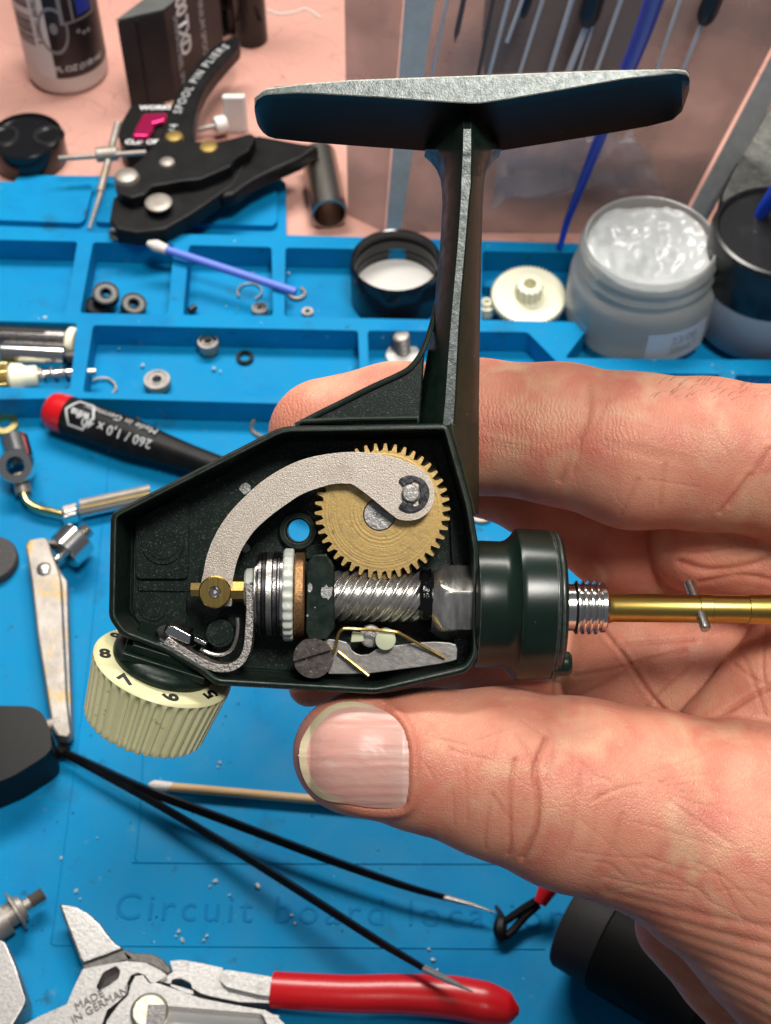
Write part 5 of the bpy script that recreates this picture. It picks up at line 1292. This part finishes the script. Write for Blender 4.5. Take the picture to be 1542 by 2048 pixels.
# ---- pale blue swab
sw = thing('cotton_swab', 'pale blue swab stick lying across the tray ribs', 'swab', G(450, 540, RZ))
MB().add(*tube([G(326, 497, .0125), G(592, 584, .0100)], .0014, 12)).build('stick', M_peri, sw)
MB().add(*tube([G(296, 487, .0128), G(312, 492, .0127), G(334, 500, .0125)], [.0010, .0021, .0016], 12, smooth=3)).build('cotton_tip', M_cotton, sw)

# ---- small parts in the trays
def bearing(px, py, ro, ri, h, m, label, group=None, tilt=(0, 0, 1), z=.0008, cat='bearing', name='ball_bearing'):
    c = G(px, py, z); n_ = Vector(tilt).normalized(); o = thing(name, label, cat, c, group)
    MB().add(*ring([(0, ro * .96), (h * .08, ro), (h * .92, ro), (h, ro * .96), (h, ro * .82), (h * .94, ro * .80), (h * .05, ro * .80)], c, n_, seg=40)).build('outer_race', m, o)
    MB().add(*ring([(h * .05, ro * .80), (h * .92, ro * .80), (h * .92, ri * 1.3), (h * .05, ri * 1.3)], c, n_, seg=40)).build('shield', M_darksteel if m is not M_matblack else M_black, o)
    MB().add(*ring([(0, ri * 1.3), (h, ri * 1.3), (h, ri), (0, ri)], c, n_, seg=32)).build('inner_race', m, o)
g1 = 'black bearings in the second tray pocket'
bearing(212, 596, .0044, .0016, .0034, M_matblack, 'black bearing leaning on top of the other two in the tray pocket', g1, (.15, -.25, 1), .0048)
bearing(200, 622, .0044, .0016, .0034, M_matblack, 'black bearing lying flat at the left of the pile', g1)
bearing(266, 617, .0042, .0016, .0034, M_matblack, 'black bearing standing on edge at the right of the pile', g1, (.25, -.2, 1), .0016)
g2 = 'small steel bearings in the long tray'
bearing(418, 700, .0034, .0013, .0042, M_nickel, 'tall little steel bearing standing in the long tray', g2)
bearing(316, 771, .0042, .0016, .0030, M_nickel, 'wide steel bearing near the front wall of the long tray', g2)
bearing(520, 624, .0026, .0011, .0022, M_nickel, 'tiny bright bearing in the front corner of a tray pocket')
def wire_ring(px, py, r_, w, a0, a1, m, name, label, cat, z=.0008, group=None):
    c = G(px, py, z); pts = [c + Vector((r_ * math.cos(R(a0 + (a1 - a0) * i / 30)), r_ * math.sin(R(a0 + (a1 - a0) * i / 30)), 0)) for i in range(31)]
    if a1 - a0 >= 360: mb = MB().add(*ring([(-w, r_ - w), (-w, r_ + w), (w, r_ + w), (w, r_ - w)], c, Z, seg=36))
    else: mb = MB().add(*tube(pts, w, 8))
    single(name, mb, m, label, cat, group)
wire_ring(490, 715, .0023, .0005, 0, 360, M_rubber, 'o_ring', 'small black rubber ring in the long tray', 'o-ring')
wire_ring(499, 583, .0040, .0003, -60, 215, M_nickel, 'snap_ring', 'open round snap ring in the third pocket', 'snap ring')
wire_ring(594, 586, .0026, .0006, -190, 60, M_nickel, 'e_clip', 'small bent clip at the end of the pale blue swab', 'clip')
wire_ring(615, 624, .0014, .0005, 0, 360, M_nickel, 'washer', 'tiny grey washer below the swab end', 'washer')
wire_ring(10, 850, .0032, .0010, 0, 360, M_gold, 'washer', 'flat brass washer at the left edge under the tray', 'washer', .0006)
wire_ring(252, 842, .0038, .0004, -30, 190, M_nickel, 'snap_ring', 'thin snap ring behind the red capped screwdriver', 'snap ring', .0006)
wire_ring(530, 852, .0042, .0006, 80, 260, M_nickel, 'snap_ring', 'ribbed ring half hidden behind the housing edge', 'snap ring', .0006)
wire_ring(962, 1024, .0034, .0006, 0, 360, M_nickel, 'washer', 'dull washer on the mat seen between finger and cup', 'washer', .0006)
single('bent_spring', MB().add(*tube([G(186, 762, .0010), G(196, 757, .0012), (G(215, 757, .001)), G(228, 766, .001), G(232, 778, .0008), G(224, 788, .0008)], .0004, 8, smooth=4)), M_nickel, 'thin hooked wire clip at the left end of the long tray', 'clip')
single('grub_screw', MB().add(*bars(G(378, 622, .0018), G(392, 613, .0018), .0011, 14, .0003)), M_black, 'tiny black grub screw in the corner of the third pocket', 'screw')
single('spacer', MB().add(*ring([(0, .0018), (.0036, .0018), (.0036, .0009), (0, .0009)], G(15, 824, .0004), Z, seg=24)), M_white, 'small off white plastic spacer at the left edge', 'spacer')
# shafts in the left tray
def shaft(name, label, p0, p1, r_, m, z=None, extra=None):
    z = r_ + .0008 if z is None else z; a = G(*p0, z); b_ = G(*p1, z); o = thing(name, label, 'shaft', a)
    MB().add(*bars(a, b_, r_, 28, r_ * .12)).build('shaft_body', m, o); return o, a, b_
o, a, b_ = shaft('slotted_shaft', 'dark slotted steel tube with a cream end collar in the left tray', (-60, 672), (136, 682), .0040, M_darksteel)
MB().add(*bars(b_, G(153, 684, .0048), .0046, 28, .0005)).build('end_collar', M_wax, o); MB().add(*boxv((a + b_) / 2 + Z * .0039 - Vector((.003, 0, 0)), (b_ - a) * .38, Vector((0, .0007, 0)), Z * .0003)).build('slot', M_ink, o)
o, a, b_ = shaft('bright_shaft', 'bright chrome cylinder in the middle of the left tray', (4, 708), (134, 714), .0040, M_chrome); MB().add(*bars(b_, G(156, 713, .0048), .0022, 8)).build('shaft_tip', M_black, o)
o, a, b_ = shaft('worm_shaft', 'worm shaft with a brass gear and cream nut in the left tray', (48, 754), (150, 747), .0019, M_chrome, .0062)
MB().add(*lathe([(t * .0001, .0019) for t in range(0, 150)], a, b_ - a, seg=24, rfun=lambda t, th, r: r + .0008 * max(0, math.sin(th - t / .0034 * 2 * math.pi)) ** 2)).build('worm_thread', M_chrome, o)
MB().add(*tube([b_, G(192, 743, .0062)], [.0015, .0012], 12)).build('shaft_tip', M_steel, o)
MB().add(*lathe([(0, .0036), (.001, .0048), (.004, .0044), (.0055, .0034), (.0085, .0034), (.009, .0028)], G(18, 757, .0062), G(52, 754, .0062) - G(18, 757, .0062), seg=32)).build('nut', M_wax, o)
MB().add(*lathe([(0, .0046), (.006, .0046)], G(-22, 760, .0062), G(15, 757, .0062) - G(-22, 760, .0062), seg=96, rfun=lambda t, th, r: r * (1 + .12 * math.sin(16 * th)))).build('brass_gear', M_gold, o)
# screw with washer by the stem
so = thing('shoulder_screw', 'small brown screw standing on a white washer left of the stem', 'screw', G(806, 712, .0006))
MB().add(*lathe([(0, .0052), (.0006, .0056), (.0011, .0052), (.0011, 0)], G(806, 712, .0008), Z, seg=36)).build('washer', M_white, so)
MB().add(*lathe([(.001 + i * .0002, .0023) for i in range(35)] + [(.008, .0012), (.0081, 0)], G(806, 708, .0008), Vector((-.1, .1, 1)), seg=24, rfun=lambda t, th, r: r * (1 + .14 * math.sin(th - t / .0011 * 6.283)))).build('threaded_shank', M_nickel, so)

# ---- screwdriver with a red cap
zs = .0066
sd = thing('precision_screwdriver', 'black precision screwdriver with a red end cap and white printing', 'screwdriver', G(260, 870, zs))
h0 = G(96, 817, zs); h1 = G(480, 952, zs); dsd = (h1 - h0); Ls = dsd.length; dn_ = dsd.normalized(); rs = 40 * mpp(h0)
def hexr(t, th, r): 
    k = math.pi / 3; a_ = (th % k) - k / 2; f_ = min(1, max(0, (t - .012) / .01)); return r * (1 - f_ + f_ * .94 / max(.94, math.cos(a_) * 1.0 + .06 * 0)) if False else r * (1 - .045 * f_ * (math.cos(6 * th) * .5 + .5))
cap_end = (G(135, 835, zs) - h0).length
MB().add(*lathe([(0, rs * .55), (.0006, rs * .78), (.0018, rs * .92), (.004, rs * .98), (cap_end, rs)], h0, dn_, ref=Z, seg=48)).build('end_cap', M_red, sd)
MB().add(*lathe([(cap_end + .00005, rs * .99), (cap_end + .0004, rs), (Ls * .46, rs * .99), (Ls * .52, rs * .93), (Ls * .60, rs * .82), (Ls * .75, rs * .70), (Ls * .95, rs * .62), (Ls, rs * .5)], h0, dn_, ref=Z, seg=60, rfun=hexr)).build('grip', M_rubber, sd)
MB().add(*bars(h1 - dn_ * .001, h1 + dn_ * .04, .0014, 12)).build('blade', M_steel, sd)
fa, fx, fy = frame(dn_, Z)   # fx up, fy across
def onsd(t0, off, flip):
    def fn(x, y, z):
        t = t0 - x if flip else t0 + x; a_ = (off + y) / rs
        rr_ = rs * (1.0 if t < Ls * .46 else .97) + .0002 + z
        return h0 + dn_ * t + (fx * math.cos(a_) + fy * math.sin(a_)) * rr_
    return fn
tdir = 1 if fy.dot(UP) > 0 else -1
def sdt(px, py):     # arclength offsets of a pixel over the handle
    g_ = G(px, py, zs + rs * .8) - h0; return g_.dot(dn_), g_.dot(fy)
t_, o_ = sdt(243, 842); text_mesh('Made in Germany', onsd(t_, o_ * .9, True), 'lettering', M_print2, sd, size=.0034, spacing=1.02)
t_, o_ = sdt(231, 868); text_mesh('260 / 1,0 x 40', onsd(t_, o_ * .9, True), 'lettering', M_print2, sd, size=.0040, bold=.00006, spacing=1.05)
t_, o_ = sdt(161, 832); text_mesh('wiha', onsd(t_, o_, True), 'lettering', M_print2, sd, size=.0034, bold=.00012)
hx_ = [((.0052 * math.cos(R(60 * i + 0))), (.0052 * math.sin(R(60 * i + 0)))) for i in range(6)]; f_ = onsd(t_, o_, True)
vs = []; fs = []; hxx = []
for i in range(6):
    for k in range(6): hxx.append((hx_[i][0] + (hx_[(i + 1) % 6][0] - hx_[i][0]) * k / 6, hx_[i][1] + (hx_[(i + 1) % 6][1] - hx_[i][1]) * k / 6))
for x, y in hxx: vs += [f_(x, y, .0001), f_(x * .83, y * .83, .0001)]
for i in range(36): j = (i + 1) % 36; fs.append((2 * i, 2 * j, 2 * j + 1, 2 * i + 1))
MB().add(vs, fs).build('hexagon_mark', M_print2, sd)

# ---- line roller arm with bail wire at left
ba = thing('bail_arm', 'chrome line roller on a curved gilt bail wire at left', 'bail wire', G(40, 930, .006))
q0 = G(28, 880, .0070); q1 = G(40, 925, .0070)
MB().add(*lathe([(0, .0040), (.0005, .0044), ((q1 - q0).length, .0044)], q0, q1 - q0, seg=32)).build('roller', M_chrome, ba)
MB().add(*ring([(-.004, .0046), (.0035, .0052), (.0042, .0049), (.0042, .0028), (-.004, .0028)], G(36, 934, .0085), Vector((.05, -.55, .8)), seg=40)).build('roller_housing', M_chrome, ba)
MB().add(*lathe([(0, .0026), (.006, .0024), (.006, .0012)], G(40, 950, .006), G(47, 984, .004) - G(40, 950, .006), seg=24)).build('ferrule', M_nickel, ba)
MB().add(*tube([G(45, 975, .0048), G(55, 1003, .0036), G(80, 1018, .0030), G(104, 1023, .0030), G(128, 1029, .0030)], [.0013, .0013, .0013, .0013, .0012], 12, smooth=5, flat=(1.3, .9))).build('bail_wire', M_gold, ba)
MB().add(*boxv(G(142, 1033, .0040), (G(158, 1028, .004) - G(126, 1036, .004)) * .5, Vector((0, 1, .2)) * .0014, Z * .0022)).build('clamp', M_chrome, ba, bevel=.0008)
MB().add(*boxv(G(140, 1020, .0048), (G(158, 1016, .004) - G(126, 1024, .004)) * .48, Vector((0, 1, .1)) * .0010, Z * .0016)).build('clamp', M_nickel, ba, bevel=.0005)
for yo, m, w in ((1000, M_nickel, .0014), (1012, M_gold, .0010), (1019, M_chrome, .0014)):
    MB().add(*tube([G(160, yo + 8, .0032), G(300, yo - 22, .0032)], w, 10)).build('bail_plate', m, ba)

# ---- crank handle of the reel
ck = thing('crank_handle', 'worn metal crank arm with a black knob and chrome hub at left', 'crank handle', G(95, 1250, .004))
am = [(50, 1092), (56, 1080), (90, 1074), (98, 1080), (118, 1142), (122, 1160), (124, 1200), (134, 1400), (142, 1466), (134, 1474), (112, 1470), (104, 1458), (74, 1270), (62, 1160)]
MB().add(*gplate(am, .0085, .0045)).build('crank_arm', M_nickel, ck, bevel=.0010)
MB().add(*gplate([(98, 1082), (122, 1145), (133, 1160), (136, 1250), (143, 1462), (136, 1466), (122, 1180), (112, 1130)], .006, .001)).build('crank_flange', M_nickel, ck, bevel=.0004)
MB().add(*lathe([(0, .0020), (.0005, .0020), (.0011, .0012), (.0012, 0)], G(88, 1138, .0086), Z, seg=28)).build('rivet', M_steel, ck)
hb0, hb1 = G(112, 1122, .0075), G(176, 1058, .0085); dh = (hb1 - hb0)
MB().add(*lathe([(0, .0012), (dh.length * .22, .0012), (dh.length * .22, .0052), (dh.length * .25, .0056), (dh.length * .72, .0056), (dh.length * .75, .0052), (dh.length * .75, .0020)] + [(dh.length * (.76 + .01 * i), .0020 + .0003 * (i % 2)) for i in range(24)] + [(dh.length, 0)], hb0, dh, seg=36)).build('hub', M_chrome, ck)
MB().add(*bars(G(94, 1452, .007), G(122, 1444, .007), .0017, 14)).build('knob_pin', M_nickel, ck)
kb = [(-90, 1410), (60, 1412), (84, 1424), (98, 1452), (104, 1496), (90, 1512), (30, 1550), (-90, 1600)]
MB().add(*gplate(roundpoly(kb, 14), .0135, .0015)).build('knob', mat('dull_black_knob', (.005, .005, .005), .38, spec=.18), ck, bevel=.0035, seg=4)
# grey mesh disc at the left edge
mdc = G(-18, 1126, .0005); mr0 = 56 * mpp(mdc)
M_mesh = mat('dark_felt', (.030, .029, .030), .7, bump=1, bscale=1400, col2=(.055, .053, .052), cscale=1600)
single('felt_washer', MB().add(*lathe([(0, mr0), (.002, mr0), (.0026, mr0 * .95), (.0026, 0)], mdc, Z, seg=48)), M_mesh, 'dark grey textured disc cut off by the left edge', 'disc')

# ---- tweezers
tw = thing('tweezers', 'long thin black tweezers lying open across the lower mat', 'tweezers', G(400, 1650, .003))
A_ = [(124, 1500, .0045), (190, 1532, .0050), (300, 1583, .0055), (450, 1640, .0060), (650, 1716, .0060), (800, 1769, .0055), (890, 1795, .0050)]
B_ = [(124, 1506, .0030), (190, 1540, .0040), (300, 1600, .0050), (450, 1688, .0060), (600, 1782, .0085), (750, 1878, .0115), (850, 1938, .0145)]
def tp(L_): return [G(*p) for p in L_]
MB().add(*tube(tp(A_), [.0010, .0014, .0016, .0016, .0015, .0013, .0010], 4, smooth=5, flat=(1.1, .8), ref=Z)).build('arm', M_matblack, tw)
MB().add(*tube(tp(B_), [.0010, .0013, .0014, .0014, .0014, .0013, .0010], 4, smooth=5, flat=(1.1, .8), ref=Z)).build('arm', M_matblack, tw)
MB().add(*tube(tp([(888, 1794, .005), (940, 1808, .0045), (990, 1824, .0040)]), [.0009, .0006, .0002], 8)).build('bare_tip', M_steel, tw); MB().add(*tube(tp([(848, 1937, .0145), (900, 1962, .016), (945, 1983, .0172)]), [.0010, .0007, .0002], 8)).build('bare_tip', M_steel, tw)
MB().add(*bars(G(118, 1496, .0038), G(132, 1506, .0038), .0018, 10)).build('joint', M_rubber, tw)
# wooden swab
wd = thing('wooden_swab', 'wooden stick with a dirty pale tip under the thumb', 'stick', G(500, 1590, .002))
MB().add(*tube([G(318, 1572, .0022), G(800, 1614, .0022)], .0012, 12)).build('stick', M_wood, wd)
MB().add(*tube([G(298, 1570, .0022), G(310, 1571, .0022), G(345, 1574, .0022)], [.0006, .0014, .0012], 12, smooth=3)).build('tip', M_cotton, wd)

# ---- pliers wrench with a red handle
pw = thing('pliers_wrench', 'chrome pliers wrench with a red dipped handle at the bottom', 'pliers', G(350, 1980, .006))
def pp(nm, pts, z1_, z0_, m, bev=.0008, holes=(), par=None): return MB().add(*gplate(pts, z1_, z0_, holes)).build(nm, m, par or pw, bevel=bev)
blade = [(117, 1807), (134, 1808), (155, 1813), (178, 1826), (200, 1846), (216, 1868), (232, 1886), (248, 1896), (206, 1912), (166, 1926), (158, 1918), (148, 1890), (134, 1854)]
pp('blade', blade, .0075, .004, M_forged, .0006)
bevel_ = [(160, 1930), (205, 1914), (248, 1897), (270, 1904), (305, 1906), (325, 1916), (340, 1932), (345, 1942), (335, 1950), (318, 1942), (298, 1930), (255, 1924), (215, 1930), (166, 1940)]
pp('ground_edge', bevel_, .0088, .004, M_ground, .0008)
jawp = [(166, 1938), (215, 1928), (255, 1922), (292, 1926), (320, 1940), (334, 1951), (310, 1966), (300, 1964), (290, 1950), (276, 1945), (262, 1950), (254, 1966), (255, 1985), (236, 2003), (214, 2020), (200, 2060), (30, 2060), (80, 2032), (134, 2008), (150, 1970)]
slot = roundpoly([(192, 1974), (206, 1944), (232, 1931), (241, 1940), (238, 1956), (220, 1970), (198, 1982)], 6)
pp('jaw', jawp, .0095, .002, M_forged, 0, [slot])
pp('slot_floor', slot, .0050, .002, M_ground, .0002)
a, ex, ey = flatframe((150, 2016), (236, 1970), .00952)
text_mesh('MADE', lay(a, ex, ey), 'lettering', M_ground, pw, size=.0026, align='LEFT', extrude=.0002); 
a, ex, ey = flatframe((143, 2042), (240, 1988), .00952); text_mesh('IN GERMANY', lay(a, ex, ey), 'lettering', M_ground, pw, size=.0026, align='LEFT', extrude=.0002)
armp = [(340, 1922), (364, 1920), (400, 1926), (446, 1936), (444, 1956), (452, 1972), (546, 1996), (545, 2006), (480, 2004), (420, 1992), (356, 1972), (318, 1962), (346, 1944)]
pp('moving_arm', armp, .0085, .003, M_forged, .0008, [roundpoly([(340, 1972), (344, 1958), (362, 1956), (382, 1966), (388, 1990), (366, 1984)], 5)])
pp('arm_tang', roundpoly([(440, 1960), (440, 1946), (450, 1939), (560, 1956), (560, 1994), (520, 1990), (452, 1974)], 8), .0095, .004, M_forged, .0010)
lowp = [(262, 1968), (270, 1952), (286, 1950), (298, 1966), (316, 1966), (400, 1996), (470, 2010), (530, 2020), (556, 2034), (590, 2070), (205, 2070), (214, 2040), (236, 2010), (256, 1990)]
pp('lower_arm', lowp, .0105, .003, M_forged, .0010, [roundpoly([(330, 2012), (525, 2028), (540, 2064), (330, 2066)], 8)])
pp('slide_window', [(326, 2006), (560, 2030), (560, 2070), (326, 2070)], .0070, .003, mat('pale_steel', (.72, .70, .68), .34, 1), .0004)
MB().add(*lathe([(0, .0044), (.0008, .0044), (.0014, .0036), (.0014, .0)], G(300, 2026, .0106), Z, seg=36)).build('pivot', mat('pale_brass_pivot', (.62, .60, .46), .4, 1, bump=.5, bscale=900), pw)
MB().add(*boxv(G(312, 2036, .0124), RT * .0021, Vector((0, 1, 0)) * .0029, Z * .0004)).build('pivot_slot', M_darksteel, pw)
left_jaw = [(-40, 1870), (6, 1880), (16, 1892), (34, 1935), (52, 1990), (50, 2010), (38, 2030), (20, 2060), (-60, 2060)]
pp('fixed_jaw', left_jaw, .0100, .002, M_forged, .0012)
rh = [(545, 1979, .0075), (600, 1983, .0080), (700, 1988, .0085), (800, 1988, .0085), (900, 1994, .0085), (970, 2007, .0085), (1015, 2018, .0082), (1038, 2022, .0080)]
rr0 = [36, 37, 38, 40, 43, 44, 34, 8]
pts = [G(*p) for p in rh]
hnd = MB().add(*tube(pts, [r_ * mpp(p) for r_, p in zip(rr0, pts)], 24, smooth=6, flat=(.75, 1), ref=Z)).build('dipped_handle', M_red, pw, angle=70)
# threaded shaft at lower left
ts = thing('threaded_post', 'nickel post with a thin threaded end at lower left', 'shaft', G(20, 1830, .004))
a = G(-30, 1862, .0050); b_ = G(88, 1786, .0050); d_ = (b_ - a).normalized(); Lp = (b_ - a).length
MB().add(*lathe([(0, .0042), (Lp * .36, .0042), (Lp * .36, .0030), (Lp * .50, .0030), (Lp * .50, .0050), (Lp * .54, .0050), (Lp * .56, .0034), (Lp * .64, .0030), (Lp * .66, .0015), (Lp * .76, .0015)] + [(Lp * (.76 + .012 * i), .0013 + .0005 * (i % 2)) for i in range(20)] + [(Lp, .0008)], a, d_, seg=32)).build('post', M_nickel, ts)

# ---- dark tool and small clip at lower right
tl = thing('round_handle', 'dark grey ended round black tool handle lying under the hand', 'tool handle', G(1180, 1830, .02))
t0 = G(1136, 1838, .014); t1 = G(1420, 1990, .018); dt = t1 - t0
M_dgrey = mat('dark_grey_plastic', (.018, .016, .017), .6, spec=.2, bump=.3, bscale=800)
MB().add(*lathe([(0, .006), (.0008, .0104), (.0016, .0110), (.0105, .0114)], t0, dt, seg=48)).build('end_cap', M_dgrey, tl)
MB().add(*lathe([(.0105, .0110), (.011, .0118), (dt.length, .0130), (dt.length + .002, .010)], t0, dt, seg=48)).build('barrel', mat('dull_black', (.004, .004, .004), .6, spec=.12), tl)
fk_ = thing('side_clip', 'small black forked clip with a red grip near the handle', 'clip', G(1020, 1840, .003))
MB().add(*tube([G(1108, 1752, .010), G(1096, 1776, .009), G(1080, 1806, .007)], [.0022, .0024, .0016], 14, smooth=3)).build('red_grip', M_red, fk_)
for P2 in ([(1078, 1800, .006), (1050, 1816, .005), (1020, 1836, .004), (1000, 1850, .003)], [(1076, 1808, .005), (1052, 1830, .004), (1030, 1856, .003), (1012, 1872, .003)]):
    MB().add(*tube([G(*p) for p in P2], [.0012, .0011, .0010, .0009], 8, smooth=3)).build('prong', M_rubber, fk_)
MB().add(*tube([G(992, 1812, .002), G(1000, 1826, .0025), G(1002, 1844, .003), G(1000, 1862, .003), G(1006, 1880, .002)], [.0004, .0006, .0016, .0018, .0012], 8, smooth=4)).build('hook', M_rubber, fk_)
# crumbs of grease and dirt
q = random.Random(21); mbw = MB(); mbd = MB()
def blob(mb, px, py, r_, z=.0002):
    c = G(px, py, z); n = 7
    vs = [c + Vector((r_ * .7 * (.5 + .9 * q.random()) * math.cos(6.283 * i / n), r_ * .7 * (.5 + .9 * q.random()) * math.sin(6.283 * i / n), 0)) for i in range(n)]
    tp_ = [c + (v_ - c) * .55 + Z * r_ * (.15 + .2 * q.random()) for v_ in vs]
    mb.add(vs + tp_, [(i, (i + 1) % n, n + (i + 1) % n, n + i) for i in range(n)] + [tuple(n + i for i in range(n))])
for x, y, r_, z in ((428, 737, .0011, .0010), (285, 730, .0010, .0010), (440, 742, .0005, .0010), (238, 697, .0005, .001), (90, 635, .0009, RZ), (78, 637, .0005, RZ), (505, 545, .0004, .001), (452, 612, .0004, .001), (218, 903, .0008, .0002), (228, 898, .0004, .0002), (516, 1772, .0012, .0002), (343, 832, .0005, .0002),
                    (430, 1762, .0010, .0002), (420, 1772, .0005, .0002), (440, 1525, .0009, .0002), (436, 1534, .0005, .0002), (358, 1862, .0008, .0002), (365, 1880, .0009, .0002), (352, 1872, .0004, .0002), (408, 1880, .0008, .0002), (414, 1872, .0006, .0002), (583, 1830, .0007, .0002), (590, 1846, .0007, .0002), (152, 1782, .0008, .0002), (160, 1798, .0006, .0002), (122, 1716, .0008, .0002), (460, 1790, .0006, .0002), (194, 1675, .0004, .0002), (858, 1898, .0007, .0002), (866, 1920, .0008, .0002), (874, 1940, .0005, .0002), (1045, 345, .0006, TZ), (815, 451, .0008, TZ), (578, 546, .0008, .001), (1465, 745, .0006, RZ)):
    blob(mbw, x, y, r_, z + .0001)
for k in range(150):
    x, y = q.uniform(0, 1000), q.uniform(500, 1900); blob(mbd if q.random() < .88 else mbw, x, y, q.uniform(.00012, .0004), (RZ if False else .0009) if y < 800 else .0002)
tag(mbw.build('grease_crumbs', mat('pale_grease', (.30, .40, .47), .3), None, smooth=False), 'white specks of grease scattered over the mat', None, None, 'stuff')
M_dirt = mat('dark_dirt', (.015, .02, .022), .8)
tag(mbd.build('dirt_crumbs', M_dirt, None, smooth=False), 'dark crumbs of dirt scattered over the mat', None, None, 'stuff')
